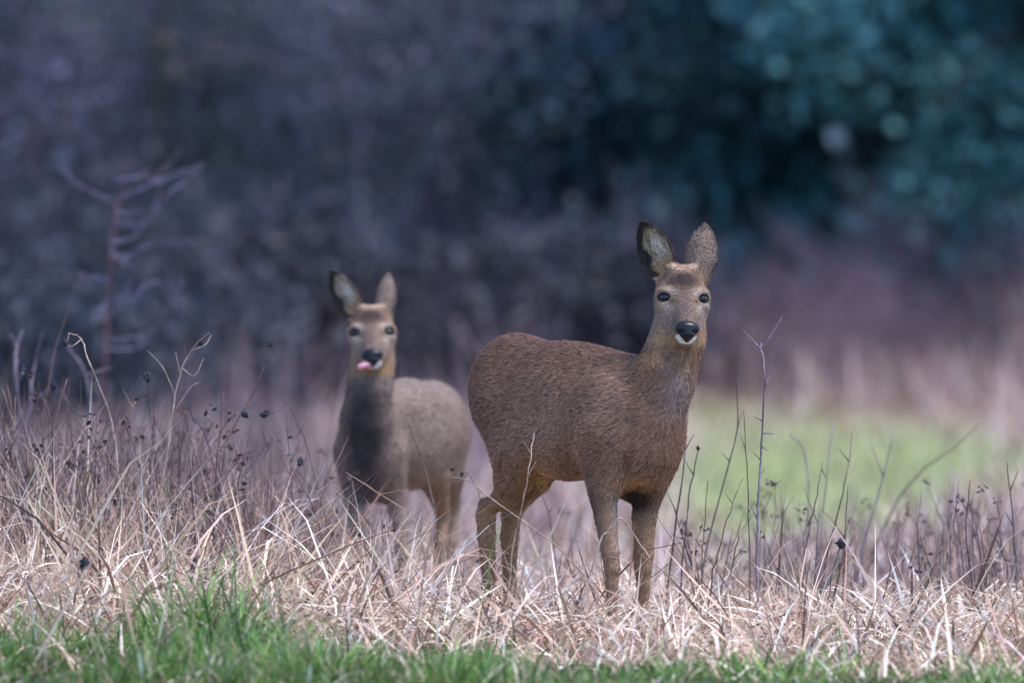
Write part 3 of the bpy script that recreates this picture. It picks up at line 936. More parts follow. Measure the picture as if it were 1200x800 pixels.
def finish_deer(name, label, B, lo, hi, step, D, T, org, s, M, ears, heading, paint, hair_n, tongue=False, seed=1):
    ppm = FPX / D
    V, Q = polygonise(B, lo, hi, step)
    h = ((V - org) / s) @ M                                # inverse rotation
    h = np.stack([h[:, 0], -h[:, 1], h[:, 2]], -1)
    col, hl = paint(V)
    col = head_colors(col, h, ears)
    gx = float((heading['root'][0] - 600) / ppm)
    zg = float(terrain(gx, D))
    to_w = lambda p: np.stack([(p[..., 0] - 600) / ppm, D - p[..., 2] / ppm, CAM_H - (p[..., 1] - 400) / ppm], -1)
    headw0 = sstep(-95, -45, h[:, 1]) * sstep(-80, -40, h[:, 2])
    V = V + vert_normals(V, Q) * (-.9 * (hl / .02) * (1 - headw0))[:, None] * np.sign((vert_normals(V, Q) * (V - V.mean(0))).sum())
    Vw = to_w(V)
    origin = np.array([gx, D, zg])
    root = link(name, None); root.location = origin
    tag(root, label, 'deer', 'roe deer in the meadow')
    Nw = vert_normals(Vw, Q)
    if (Nw * (Vw - Vw.mean(0))).sum() < 0:
        Q = Q[:, ::-1]; Nw = -Nw
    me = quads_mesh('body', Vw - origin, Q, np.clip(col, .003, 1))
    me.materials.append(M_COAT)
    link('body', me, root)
    # hair flow
    hd = np.array([heading['dir'][0], -heading['dir'][1], 0.0]); hd /= np.linalg.norm(hd)
    flow = np.tile(-hd + np.array([0, 0, -.45]), (len(V), 1))
    isleg = sstep(heading['leg_y'], heading['leg_y'] + 25, V[:, 1])[:, None]
    flow = flow * (1 - isleg) + np.array([0, 0, -1.0]) * isleg
    headw = (sstep(-62, -48, h[:, 1]) * sstep(-70, -40, h[:, 2]))[:, None]
    toback = to_w(org + 0 * V) - Vw + np.array([0, 0.06, .05])
    toback /= np.linalg.norm(toback, axis=1)[:, None] + 1e-9
    fl_h = np.stack([h[:, 0] * .012, 0 * h[:, 0] + .8, np.ones(len(h)) * .6], -1)
    flow = flow * (1 - headw) + fl_h * headw
    ne = sstep(-110, -60, h[:, 1]) * (1 - headw[:, 0]) * heading['neck'](V)
    flow = flow * (1 - ne[:, None]) + np.array([0, .2, -1.0]) * ne[:, None]
    wob = np.sin(V[:, 0] * .11 + 1.7 * np.sin(V[:, 1] * .09)) * np.cos(V[:, 1] * .13 + V[:, 2] * .08)
    flow = flow + (np.array([hd[1], -hd[0], 0.25])[None] * (.32 * wob)[:, None]) * (1 - headw)
    hl = hl * (1 + .16 * np.sin(V[:, 0] * .23 + V[:, 2] * .2) * np.sin(V[:, 1] * .27))
    ln = hl * (1 - headw[:, 0]) + .0045 * headw[:, 0]
    ln = np.where((gauss(h, (0, -41, 42), (18, 12, 16)) > .3), .0015, ln)
    for q in (-1, 1):
        ln = np.where((((h - np.array([q * 22.8, 2.5, 6])) ** 2 / np.array([10.5, 8.4, 11]) ** 2).sum(1) < 1), 0, ln)
    for e in ears:
        v = h - e['b']; t = v @ e['ax'] / e['L']
        on = (t > .1) & (t < 1.1) & (np.abs(v @ e['s']) < e['w'] * 1.2) & (h[:, 1] > 32)
        ln = np.where(on, .007, ln)
        aw = np.array([e['ax'][0], 0, e['ax'][1]])
        flow = np.where(on[:, None], aw[None], flow)
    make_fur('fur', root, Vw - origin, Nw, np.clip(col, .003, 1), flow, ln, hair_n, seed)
    # eyes
    for q in (-1, 1):
        uv_sphere('eye', to_w(T((q * 21.6, 2.3, 3.8))) - origin, np.array([6.9, 6.6, 5.9]) * s / ppm, M_EYE, root)
    # nose pad with nostrils
    NB = Body()
    Ax = (M @ np.diag([1, -1, 1])).T
    NB.ell(T((0, -33, 40)), np.array([14.5, 8.8, 8.5]) * s, Ax, 4 * s)
    NB.ell(T((0, -39, 41.5)), np.array([8.5, 7.5, 7.0]) * s, Ax, 4 * s)
    NB.cone(T((0, -40, 44)), T((0, -46, 40)), 4.6 * s, 3.2 * s, 3 * s)
    for q in (-1, 1): NB.cut(T((q * 8.3, -37, 49)), np.array([3.6, 2.3, 4.5]) * s, 1.5 * s)
    c0 = T((0, -38, 40))
    nv, nq = polygonise(NB, c0 - 24 * s, c0 + 24 * s, .8 * s)
    nvw = to_w(nv)
    nn = vert_normals(nvw, nq)
    if (nn * (nvw - nvw.mean(0))).sum() < 0: nq = nq[:, ::-1]
    nm_ = quads_mesh('nose', nvw - origin, nq); nm_.materials.append(M_NOSE)
    link('nose', nm_, root)
    if tongue:
        TB = Body()
        Axt = (M @ np.diag([1, -1, 1])).T
        TB.ell(T((-6, -45.5, 38)), np.array([8, 3.2, 9]) * s, Axt, 3)
        TB.ell(T((-12, -48, 44)), np.array([5.5, 3.0, 4.0]) * s, Axt, 4)
        TB.ell(T((-16, -49, 45)), np.array([3.8, 3.8, 2.6]) * s, Axt, 3)
        c0 = T((-10, -47, 44))
        nv, nq = polygonise(TB, c0 - 32 * s, c0 + 32 * s, .9 * s)
        nvw = to_w(nv); nn = vert_normals(nvw, nq)
        if (nn * (nvw - nvw.mean(0))).sum() < 0: nq = nq[:, ::-1]
        tm = quads_mesh('tongue', nvw - origin, nq); tm.materials.append(M_TONGUE)
        tag(link('tongue', tm, root), 'pink tongue sticking out to one side')
    return root


def ear_def(B, T, M, org, s, base, tip, nrm, wid, depth, flip, th=2.3):
    b, t, n_ = np.array(base, float), np.array(tip, float), np.array(nrm, float)
    vec = lambda v: M @ np.array([v[0], -v[1], v[2]])
    B.ear(T(b), T(t), vec(n_), wid * s, depth * s, th * s, 5 * s)
    ax = t - b; L = np.linalg.norm(ax); ax /= L
    n_ = n_ - ax * n_.dot(ax); n_ /= np.linalg.norm(n_)
    side = np.cross(n_, ax)
    return dict(b=b, ax=ax, n=n_, s=side, L=L, w=wid, d=depth, flip=flip)


# ---- the deer in front, standing three-quarters on, head turned to the camera
B = Body()
hx, hf = .64, .77                                         # heading in (picture x, towards camera)
AXB = np.array([[hx, 0, hf], [0, 1, 0], [-hf, 0, hx]])    # along, vertical, lateral (deer's right)
B.ell((604, 460, -105), (60, 63, 52), AXB)
B.ell((668, 483, -20), (98, 80, 57), AXB, 36)
B.ell((734, 501, 52), (72, 82, 47), AXB, 30)
B.cone((610, 441, -100), (690, 458, 0), 41, 39, 30)      # loin
B.ell((712, 443, 20), (50, 22, 22), AXB, 30)              # withers
B.ell((703, 500, 76), (36, 60, 22), AXB, 26)              # right shoulder
B.ell((747, 505, 80), (38, 58, 46), AXB, 28)              # breast
B.chain([(749, 508, 76, 39), (760, 475, 88, 35), (778, 438, 99, 31), (792, 398, 96, 28), (797, 368, 88, 27)], 20)
B.cone((735, 455, 50), (774, 457, 92), 24, 25, 20)
B.cut((607, 497, 24), (24, 36, 24), 16)                   # flank hollow
B.cut((655, 515, 78), (18, 48, 18), 12)                   # groove behind the shoulder
B.cut((731, 441, 132), (10, 24, 16), 10)                  # neck meets shoulder
# right fore leg
B.chain([(710, 515, 86, 30), (706, 574, 95, 17), (709, 606, 98, 12.5), (714, 645, 103, 10.2), (716, 662, 103, 9), (716, 680, 103, 7), (716, 724, 101, 6.2), (717, 742, 103, 8.5), (718, 762, 112, 7)], 22, 3)
# left fore leg
B.chain([(770, 512, 58, 26), (758, 576, 56, 18), (754, 606, 58, 14), (753, 648, 62, 11.5), (753, 664, 62, 10), (753, 684, 61, 7.5), (752, 724, 58, 6.5), (752, 742, 60, 9), (753, 760, 70, 7)], 22, 3)
# right hind leg: thigh, gaskin to the hock, cannon
B.chain([(598, 482, -80, 42), (606, 530, -58, 31), (602, 560, -66, 22), (592, 584, -80, 13.5), (572, 597, -96, 8.5)], 18, 8)
B.chain([(570, 594, -98, 10), (569, 606, -97, 11.5), (570, 630, -94, 10.5), (573, 690, -86, 7.5), (575, 742, -84, 8.5), (579, 760, -74, 7)], 5, 3)
# left hind leg
B.chain([(640, 490, -140, 34), (646, 535, -118, 24), (630, 564, -128, 15), (606, 598, -150, 8.5)], 14, 6)
B.chain([(603, 594, -152, 10), (599, 608, -150, 11.5), (597, 632, -148, 10.5), (597, 690, -140, 7.5), (598, 740, -138, 8.5), (602, 757, -130, 7)], 5, 3)
B.cut((733, 560, 128), (6.5, 34, 22), 9)                  # breast crease beside the fore leg
# belly tuft
B.cone((632, 540, -62), (638, 574, -58), 13, 2.0, 8)
HO = np.array([798., 352., 106.]); HM = rotm(R(8), R(2), R(0)); HS = 1.0
T = add_head(B, HO, HS, HM)
ears = [ear_def(B, T, HM, HO, HS, (-14, 20, -22), (-47, 90, -24), (-.30, .05, .95), 20, 9, 1),
        ear_def(B, T, HM, HO, HS, (21, 16, -26), (28, 90, -32), (.50, .1, -.86), 21, 9, 1)]


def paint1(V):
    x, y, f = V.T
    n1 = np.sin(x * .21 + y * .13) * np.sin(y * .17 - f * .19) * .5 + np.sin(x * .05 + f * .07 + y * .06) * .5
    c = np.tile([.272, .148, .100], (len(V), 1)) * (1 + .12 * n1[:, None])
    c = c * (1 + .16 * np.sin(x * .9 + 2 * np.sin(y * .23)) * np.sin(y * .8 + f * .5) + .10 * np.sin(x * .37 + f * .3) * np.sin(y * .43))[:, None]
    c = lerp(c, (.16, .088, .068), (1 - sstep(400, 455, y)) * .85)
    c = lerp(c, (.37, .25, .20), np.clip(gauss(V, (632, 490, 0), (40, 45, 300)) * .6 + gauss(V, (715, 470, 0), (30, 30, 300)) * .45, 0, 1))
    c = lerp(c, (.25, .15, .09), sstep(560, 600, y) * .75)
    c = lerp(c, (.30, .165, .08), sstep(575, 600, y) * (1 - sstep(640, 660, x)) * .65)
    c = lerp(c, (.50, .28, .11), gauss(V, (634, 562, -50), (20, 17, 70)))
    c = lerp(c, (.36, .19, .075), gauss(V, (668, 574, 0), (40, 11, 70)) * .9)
    c = lerp(c, (.33, .255, .225), gauss(V, (795, 460, 125), (22, 34, 60)) * .85)  # pale neck front, with light from the right painted into the colour
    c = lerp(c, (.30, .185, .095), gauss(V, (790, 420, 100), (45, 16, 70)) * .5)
    c = lerp(c, (.022, .015, .014), np.clip(gauss(V, (746, 584, 75), (20, 17, 60)) * 1.3, 0, .95))  # shade between the fore legs painted into the dark chest hair
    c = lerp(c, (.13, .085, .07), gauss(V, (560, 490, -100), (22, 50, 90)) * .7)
    c = lerp(c, (.085, .06, .058), gauss(V, (694, 595, 95), (10, 50, 40)) * .8)  # shaded left side of the right fore leg, painted into the coat
    c = lerp(c, (.36, .25, .20), gauss(V, (722, 610, 100), (8, 50, 40)) * .7)  # lit right side of the same leg, painted lighter
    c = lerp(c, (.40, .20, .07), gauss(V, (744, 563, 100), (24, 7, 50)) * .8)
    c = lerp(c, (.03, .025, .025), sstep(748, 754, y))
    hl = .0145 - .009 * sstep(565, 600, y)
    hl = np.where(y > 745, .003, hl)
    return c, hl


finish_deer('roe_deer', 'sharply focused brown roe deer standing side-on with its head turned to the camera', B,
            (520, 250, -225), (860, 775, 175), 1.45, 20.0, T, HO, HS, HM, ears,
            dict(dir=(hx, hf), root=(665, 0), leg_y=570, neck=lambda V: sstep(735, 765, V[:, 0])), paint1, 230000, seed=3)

# ---- the smaller deer behind, nearly head on, licking its nose
B = Body()
h2 = np.array([-.30, .954])
AX2 = np.array([[h2[0], 0, h2[1]], [0, 1, 0], [-h2[1], 0, h2[0]]])
B.ell((502, 498, -200), (54, 51, 44), AX2)
B.ell((478, 512, -105), (85, 64, 48), AX2, 30)
B.ell((436, 525, 5), (56, 64, 34), AX2, 26)
B.ell((470, 478, -70), (60, 28, 30), AX2, 26)
B.chain([(430, 525, 25, 33), (431, 490, 42, 27), (434, 455, 50, 23), (437, 425, 46, 22), (437, 405, 38, 21)], 16)
B.chain([(416, 530, 22, 19), (417, 580, 30, 13), (419, 612, 32, 9.5), (420, 650, 34, 8.5), (420, 664, 34, 6), (420, 715, 32, 5.5), (420, 738, 34, 7.5), (420, 752, 42, 6)], 18, 3)
B.chain([(457, 530, 0, 19), (463, 580, -5, 13), (468, 612, -5, 9.5), (471, 650, -4, 8.5), (471, 664, -4, 6), (471, 715, -5, 5.5), (471, 736, -4, 7.5), (471, 750, 4, 6)], 18, 3)
B.chain([(500, 520, -180, 34), (506, 560, -165, 20), (513, 585, -185, 12), (518, 608, -208, 8), (514, 640, -200, 7.5), (512, 700, -195, 6), (512, 738, -190, 7.5), (511, 750, -182, 6)], 18, 4)
B.chain([(526, 520, -210, 24), (528, 560, -205, 15), (530, 600, -235, 8), (526, 640, -232, 7.5), (525, 700, -228, 6), (525, 736, -222, 7.5), (524, 748, -214, 6)], 18, 4)
HO = np.array([437., 392., 58.]); HM = rotm(R(0), R(-2), R(-8)); HS = .875
T = add_head(B, HO, HS, HM)
ears = [ear_def(B, T, HM, HO, HS, (-17, 20, -22), (-51, 92, -20), (-.30, .05, .95), 18, 9, 1),
        ear_def(B, T, HM, HO, HS, (17, 18, -26), (23, 87, -30), (.62, .1, -.78), 18, 9, 1)]


def paint2(V):
    x, y, f = V.T
    n1 = np.sin(x * .21 + y * .13) * np.sin(y * .17 - f * .19) * .5
    c = np.tile([.28, .195, .155], (len(V), 1)) * (1 + .08 * n1[:, None])
    c = lerp(c, (.21, .16, .14), (1 - sstep(450, 480, y)) * .6)
    c = lerp(c, (.036, .03, .034), np.clip(gauss(V, (428, 508, 60), (24, 66, 70)) * 1.4, 0, 1) * .95)  # shade down the front of the neck, painted into the coat
    c = lerp(c, (.33, .25, .21), gauss(V, (495, 490, -100), (40, 40, 200)) * .5)
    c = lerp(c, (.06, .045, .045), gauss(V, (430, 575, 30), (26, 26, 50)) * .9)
    c = lerp(c, (.25, .18, .14), sstep(580, 620, y) * .7)
    c = lerp(c, (.30, .175, .09), gauss(V, (514, 600, -190), (20, 60, 70)) * .7)
    c = lerp(c, (.03, .025, .025), sstep(735, 742, y))
    return c, (.0145 - .0095 * sstep(575, 605, y))


finish_deer('roe_deer', 'slightly blurred smaller roe deer facing the camera with its pink tongue out', B,
            (370, 300, -290), (570, 768, 140), 1.6, 22.0, T, HO, HS, HM, ears,
            dict(dir=tuple(h2), root=(470, 0), leg_y=585, neck=lambda V: 1 - sstep(455, 470, V[:, 0])), paint2, 90000, tongue=True, seed=4)


# ------------------------------------------------------------------ single weeds that stand out
DARK = (.085, .058, .068); BRN = (.15, .095, .075); PALE = (.34, .25, .20); LILAC = (.19, .145, .19); RUST = (.11, .05, .055)


def seed_mesh():
    """a withered bud: ribbed drop with a ragged crown"""
    rr = np.random.default_rng(5)
    seg, ring = 12, 8
    Vv, F = [], []
    for i in range(ring + 1):
        t = i / ring
        r = math.sin(math.pi * min(t * .92 + .06, 1)) ** .8
        for k in range(seg):
            a_ = 2 * math.pi * k / seg
            q = (r * .85 + .25 * (t > .6) * (k % 3 == 0)) * (1 + .22 * (k % 2) - .1) * (1 + rr.normal(0, .16))
            Vv.append((q * math.cos(a_) * .8, q * math.sin(a_) * .8, (t - .5) * 2.3 + rr.normal(0, .07)))
    for i in range(ring):
        for k in range(seg):
            k2 = (k + 1) % seg
            F.append((i * seg + k, i * seg + k2, (i + 1) * seg + k2, (i + 1) * seg + k))
    F.append(tuple(range(seg))[::-1]); F.append(tuple(ring * seg + k for k in range(seg)))
    me = bpy.data.meshes.new('seed_head'); me.from_pydata(Vv, [], F); me.update()
    me.materials.append(M_SEED)
    return me


SEED_ME = seed_mesh()


def weed(name, label, D, pts, r, col, twigs=(), heads=(), cat='weed', group=None, leaves=()):
    """pts: picture points from the tip down; the stem is carried on to the ground from the last one.
    r is the radius at the foot in mm; twigs: further point lists starting on the stem; heads: (px, py, radius px)"""
    rr = np.random.default_rng(abs(hash((pts[0], D))) % 2 ** 31 if False else int(pts[0][0] * 7 + pts[0][1] * 13))
    P = [W(px_, py_, D) for px_, py_ in pts]
    for i in range(len(P)): P[i] = P[i] + np.array([0, rr.normal(0, .012) * (len(P) - i), 0])
    l = P[-1]; pr_ = P[-2]
    sl = (l - pr_); k = (l[2] - float(terrain(l[0], l[1])) + .02)
    if k > 0:
        f = k / max(.05, -sl[2]); dx = np.clip(sl[0] * f * .5, -.12, .12)
        foot = np.array([l[0] + dx, l[1], 0]); foot[2] = float(terrain(foot[0], foot[1])) - .02
        P.append(foot)
    P = np.array(P[::-1])
    org = P[0].copy()
    root = link(name, None); root.location = org
    tag(root, label, cat, group)
    Pm = resample(P, 5)
    Pm[1:-1] += rr.normal(0, .0012, (len(Pm) - 2, 3))
    link('stem', poly_tube('stem', Pm - org, r / 1000, r / 1000 * .45, col, M_STEM), root)
    for tw in twigs:
        q = [W(px_, py_, D) for px_, py_ in tw]
        base = q[0]; i = np.argmin(((Pm[:, [0, 2]] - base[[0, 2]]) ** 2).sum(1))
        dy = Pm[i, 1] - D
        q = [a_ + np.array([0, dy, 0]) for a_ in q]; q[0] = Pm[i]
        for j in range(1, len(q)): q[j] = q[j] + np.array([0, rr.normal(0, .02), 0])
        link('side_twig', poly_tube('side_twig', resample(q, 4) - org, r / 1000 * .6, r / 1000 * .25, col, M_STEM, 5), root)
    for hx_, hy_, hr in heads:
        p = W(hx_, hy_, D)
        i = np.argmin(((Pm[:, [0, 2]] - p[[0, 2]]) ** 2).sum(1))
        p[1] = Pm[i, 1]
        if np.linalg.norm(Pm[i] - p) > hr * D / FPX * 1.1:
            link('side_twig', poly_tube('side_twig', resample([Pm[i], (Pm[i] + p) / 2 + np.array([0, 0, -.01]), p], 4) - org, r / 1000 * .5, r / 1000 * .35, col, M_STEM, 5), root)
        s_ = link('seed_head', SEED_ME, root)
        s_.location = p - org; s_.scale = [hr * D / FPX * .9] * 3
        s_.rotation_euler = (rr.normal(0, .4), rr.normal(0, .6), rr.uniform(0, 6))
    return root


# right of the deer
weed('branched_weed', 'tallest branched dead weed stem with forked tip, right of the deer', 20.1,
     [(892, 402), (895, 440), (893, 508), (888, 590), (887, 690)], 3.4, LILAC,
     [[(893, 410), (902, 395), (917, 371)], [(893, 408), (882, 398), (870, 386)], [(894, 455), (905, 430), (912, 400)], [(893, 508), (908, 508)],
      [(892, 530), (901, 528)], [(893, 500), (884, 488)], [(889, 560), (897, 548)], [(888, 600), (878, 588)], [(890, 540), (883, 530)]])
weed('weed_stem', 'straight thin dark stem just left of the tallest branched weed', 20.3, [(871, 481), (876, 560), (879, 668)], 2.0, DARK, [[(873, 520), (867, 508)], [(877, 600), (884, 588)]])
weed('weed_stem', 'stem curving left towards its foot beside the deer neck', 20.7, [(864, 442), (861, 519), (829, 640)], 2.5, DARK, [[(862, 500), (870, 480)], [(855, 550), (846, 530)]])
weed('weed_stem', 'dark stem close behind the front leg of the focused deer', 20.5, [(807, 484), (799, 560), (785, 665)], 3.0, DARK, [[(802, 530), (813, 508)], [(793, 600), (781, 575)]])
weed('weed_stem', 'dark budded stem second from the focused deer front leg', 20.4, [(818, 527), (808, 580), (800, 660)], 2.6, DARK, [[(812, 560), (803, 540)]], [(818, 525, 3)])
weed('weed_stem', 'short upright brown stem third from the focused deer front leg', 20.3, [(829, 562), (825, 620), (822, 680)], 2.0, BRN)
weed('weed_stem', 'arched brown stem rising right from the straw near the deer', 19.9, [(871, 560), (858, 590), (843, 640), (833, 690)], 2.2, BRN, [[(858, 590), (848, 575)]])
weed('weed_stem', 'upright brown stem with a leafy tip in the right group', 20.3, [(964, 541), (957, 580), (945, 640)], 2.4, BRN, [[(963, 548), (968, 560)]])
weed('weed_stem', 'long brown stem leaning right behind the dark seed head', 20.5, [(1000, 508), (993, 550), (981, 602), (961, 690)], 2.8, BRN, [[(995, 545), (983, 525)]])
weed('seeded_weed', 'short stem with one large blue-black seed head at the right', 20.1, [(997, 605), (985, 640), (972, 690)], 2.0, DARK, [], [(986, 637, 8.5)])
weed('weed_stem', 'blurred pale stem leaning right behind the seed head', 21.6, [(1046, 510), (1032, 570), (1012, 640)], 3.0, LILAC, [[(1036, 556), (1020, 520)]])
weed('weed_stem', 'long blurred twig slanting up to the right', 22.6, [(1148, 497), (1112, 528), (1077, 555), (1035, 620)], 3.2, BRN)
weed('weed_stem', 'wavy dark stem near the right edge', 20.2, [(1137, 563), (1132, 624), (1140, 690)], 2.8, DARK, [[(1134, 600), (1122, 580)]])
weed('weed_stem', 'blurred straight stem left of the wavy dark stem', 21.4, [(1118, 567), (1113, 640)], 2.8, LILAC)
weed('weed_stem', 'tall stem at the right edge of the picture', 20.4, [(1181, 541), (1187, 600), (1192, 690)], 2.8, DARK, [[(1184, 570), (1194, 550)], [(1189, 620), (1178, 600)]])
weed('weed_stem', 'thick brown sheathed stalk leaning right in the straw', 19.7, [(1104, 640), (1090, 675), (1069, 720)], 4.2, BRN, [[(1094, 665), (1082, 640), (1078, 625)]])
weed('weed_stem', 'slender brown stalk with drooping tip in front of the right meadow', 19.9, [(1046, 640), (1052, 625), (1045, 660), (1033, 710)], 2.0, BRN)
weed('weed_stem', 'pale bent straw stalk beside the branched weed', 19.8, [(895, 586), (908, 625), (922, 680)], 2.2, PALE)
weed('weed_stem', 'short dark crooked stem in front of the tallest weed', 19.7, [(865, 625), (858, 665), (848, 710)], 2.6, BRN, [[(860, 655), (872, 640)]])
weed('weed_stem', 'blurred dark stem with a hooked tip at the centre right', 21.8, [(925, 508), (942, 528), (948, 580), (944, 640)], 2.8, LILAC)
weed('weed_stem', 'blurred upright stem behind the leaning brown stem', 21.6, [(976, 495), (968, 560), (960, 640)], 2.6, LILAC)
weed('weed_stem', 'thin upright stalk between the wavy stem and the right edge', 20.0, [(1160, 600), (1158, 650), (1152, 705)], 2.2, BRN, [[(1158, 640), (1170, 618)]])

# left thicket
weed('weed_stem', 'pale arched stalk hooking left at the top of the left thicket', 20.3, [(80, 390), (92, 397), (104, 420), (128, 486), (140, 560)], 2.4, PALE, [[(92, 397), (84, 405), (76, 404)]], [(75, 402, 5)])
weed('weed_stem', 'tall straight dark purple stem at the left', 20.6, [(211, 350), (217, 410), (223, 482), (246, 528)], 2.3, (.10, .07, .11), [[(218, 430), (228, 410)]])
weed('feathery_weed', 'pale feathery weed with curled tips beside the tall purple stem', 20.4,
     [(247, 390), (228, 405), (210, 440), (200, 500), (190, 580)], 2.2, PALE,
     [[(215, 432), (228, 440), (238, 420)], [(222, 412), (240, 404), (247, 392)], [(206, 460), (190, 430), (172, 410)], [(212, 436), (205, 412)], [(203, 480), (222, 455), (232, 448)]], [(236, 402, 4)])
weed('seeded_weed', 'slanting brown weed with a seed head at its raised right tip', 20.3, [(318, 405), (308, 435), (266, 515), (214, 580)], 2.2, BRN, [[(300, 452), (292, 440)], [(285, 480), (300, 470)]], [(317, 404, 3.5), (287, 486, 5)])
weed('seeded_weed', 'thin weed leaning right with three dark buds', 20.5, [(328, 450), (350, 500), (361, 529), (394, 660)], 2.0, BRN, [[(352, 505), (364, 485)]], [(351, 541, 6), (311, 485, 6), (340, 512, 3)])
weed('weed_stem', 'long thin stalk crossing down to the right of the left thicket', 20.2, [(285, 468), (318, 510), (351, 560), (378, 630)], 2.0, BRN)
weed('weed_stem', 'stem slanting down left through the straw heap', 20.1, [(290, 525), (262, 560), (218, 610)], 2.2, BRN, [[(275, 543), (268, 528)]])
weed('seeded_weed', 'dark weed with a round bud near the tall purple stem', 20.6, [(173, 437), (176, 480), (184, 560)], 2.2, DARK, [], [(173, 441, 6.5)])
weed('seeded_weed', 'dark budded stem at the left edge of the thicket', 20.5, [(78, 444), (62, 500), (43, 570)], 2.3, BRN, [[(66, 485), (52, 468)]], [(62, 452, 6)])
weed('weed_stem', 'upright reddish brown stem in the middle of the left thicket', 20.4, [(261, 460), (256, 520), (252, 580)], 2.4, RUST, [[(258, 505), (272, 485)], [(254, 540), (243, 520)]])
weed('weed_stem', 'upright reddish stem just left of the middle of the thicket', 20.6, [(216, 480), (212, 540), (208, 600)], 2.3, RUST, [[(213, 520), (222, 500)]])
weed('weed_stem', 'upright dark stem standing at the far left', 20.3, [(16, 465), (15, 520), (12, 590)], 2.4, BRN, [[(15, 510), (28, 490)]])
weed('weed_stem', 'brown stem leaning left at the left edge', 20.2, [(0, 455), (24, 520), (45, 590)], 2.4, BRN)
weed('weed_stem', 'brown stem leaning right above the straw at the left', 20.1, [(158, 470), (128, 515), (95, 575)], 2.2, BRN, [[(140, 497), (150, 510)]])
weed('weed_stem', 'long brown stalk crossing the thicket from upper left', 20.0, [(78, 465), (110, 520), (160, 590)], 2.2, BRN)
weed('seeded_weed', 'short stem with a large dark blue-green seed head low in the straw', 19.6, [(240, 640), (229, 665), (222, 700)], 2.4, DARK, [], [(229, 662, 9)])
weed('seeded_weed', 'bent stem with a drooping dark head just above the green grass', 19.3, [(104, 655), (97, 668), (88, 700)], 3.2, BRN, [], [(99, 660, 8)])
weed('weed_stem', 'thin dark stem with small buds left of the small deer', 20.6, [(335, 480), (342, 560), (345, 640)], 2.0, DARK, [[(340, 540), (352, 515)], [(343, 580), (330, 560)]])
weed('weed_stem', 'slim stalk rising right towards the small deer', 20.2, [(392, 598), (372, 625), (340, 665)], 2.4, PALE)

# in front of the deer
weed('weed_stem', 'long brown stalk slanting down right in front of the small deer', 20.4, [(405, 553), (430, 568), (497, 613), (525, 640)], 2.2, (.32, .22, .17))
weed('weed_stem', 'dark thin stem crossing the flank of the small deer', 20.9, [(479, 497), (496, 545), (510, 600), (515, 650)], 2.2, BRN, [[(496, 545), (506, 530)]])
weed('weed_stem', 'long thin stalk slanting across the hind leg of the focused deer', 19.6, [(530, 560), (548, 562), (575, 584), (643, 633), (695, 690)], 2.0, (.34, .24, .20))
weed('seeded_weed', 'arching seeded stalk between the two deer', 20.5, [(528, 548), (548, 556), (566, 590), (574, 650)], 1.8, BRN, [[(548, 556), (540, 568)]], [(541, 556, 3), (530, 550, 3)])
weed('weed_stem', 'pale brown stalk rising in front of the focused deer belly', 19.5, [(626, 508), (620, 548), (610, 600), (600, 650)], 2.0, (.36, .25, .19), [[(622, 530), (614, 518)], [(617, 560), (628, 540)]])
weed('weed_stem', 'forked pale straw bent over between the front legs', 19.5, [(763, 655), (745, 630), (728, 607), (714, 622), (700, 645)], 2.4, (.42, .31, .25))
weed('weed_stem', 'thin dark stalk under the belly of the focused deer', 20.6, [(632, 575), (643, 600), (650, 650)], 1.8, DARK, [[(643, 600), (652, 588)]])
weed('grass_blade', 'fresh green blade standing by the hind leg of the focused deer', 19.5, [(587, 612), (582, 630), (573, 660)], 2.2, (.14, .24, .06), cat='grass blade')

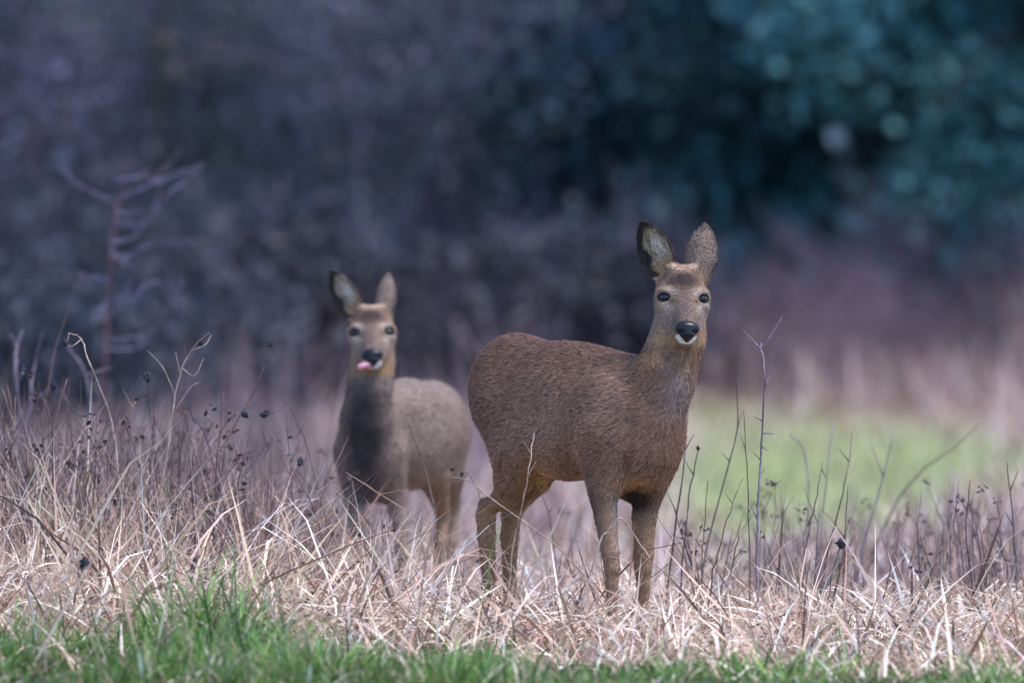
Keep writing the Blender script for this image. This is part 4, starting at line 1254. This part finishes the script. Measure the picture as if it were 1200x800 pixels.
# the lilac-twigged shrub and pale twigs behind the left thicket
DS = 25.8
sh = weed('bare_shrub', 'small bare shrub with reddish stem and pale lilac twigs at the left', DS,
          [(150, 190), (136, 235), (131, 300), (127, 370), (124, 440), (122, 520)], 5.5, RUST, (), cat='shrub')
for tw in [[(133, 238), (110, 226), (86, 212), (68, 194)], [(134, 235), (165, 222), (205, 205), (240, 192)], [(133, 262), (170, 262), (195, 230), (235, 197)],
           [(135, 212), (160, 208), (190, 210)], [(131, 285), (160, 275), (180, 240)], [(130, 300), (150, 300), (185, 285), (235, 284)],
           [(128, 330), (110, 325), (86, 322)], [(127, 360), (150, 340), (156, 325)], [(127, 370), (155, 350), (178, 332), (190, 330)], [(126, 400), (165, 395), (160, 400)],
           [(125, 410), (168, 405), (190, 370), (216, 328)], [(130, 292), (145, 310), (148, 300)], [(127, 350), (112, 372), (108, 380)], [(133, 245), (150, 252), (166, 244)]]:
    q = np.array([W(px_, py_, DS + .05 * math.sin(i * 2.1 + tw[0][0])) for i, (px_, py_) in enumerate(tw)])
    o_ = np.array(sh.location)
    qq = resample(q, 4)
    link('side_twig', poly_tube('side_twig', qq - o_, .0046, .0014, (.13, .11, .18), M_STEM, 5), sh)
    for f_, sg in ((.45, 1), (.7, -1)):
        b_ = qq[int(len(qq) * f_)]; d_ = qq[-1] - b_
        e_ = b_ + d_ * .7 + np.array([-d_[2], .03, d_[0]]) * .35 * sg
        link('side_twig', poly_tube('side_twig', resample([b_, (b_ + e_) / 2 + np.array([0, .01, .006]), e_], 3) - o_, .0024, .0009, (.12, .08, .12), M_STEM, 4), sh)
weed('forked_twig', 'pale lilac forked twig standing at the left edge', 22.8, [(24, 388), (18, 410), (20, 440), (24, 520)], 4.5, LILAC, [[(18, 412), (14, 395), (8, 392)], [(21, 450), (30, 430)]], cat='twig')
weed('forked_twig', 'pale curved twig right of the forked twig at the left edge', 22.8, [(50, 392), (40, 425), (36, 470), (32, 540)], 4.2, LILAC, [[(36, 470), (58, 455), (62, 432)]], cat='twig')
weed('forked_twig', 'faint pale twig under the lilac shrub', 23.2, [(75, 400), (100, 440), (110, 520)], 4.0, LILAC, [[(100, 440), (130, 430)]], cat='twig')
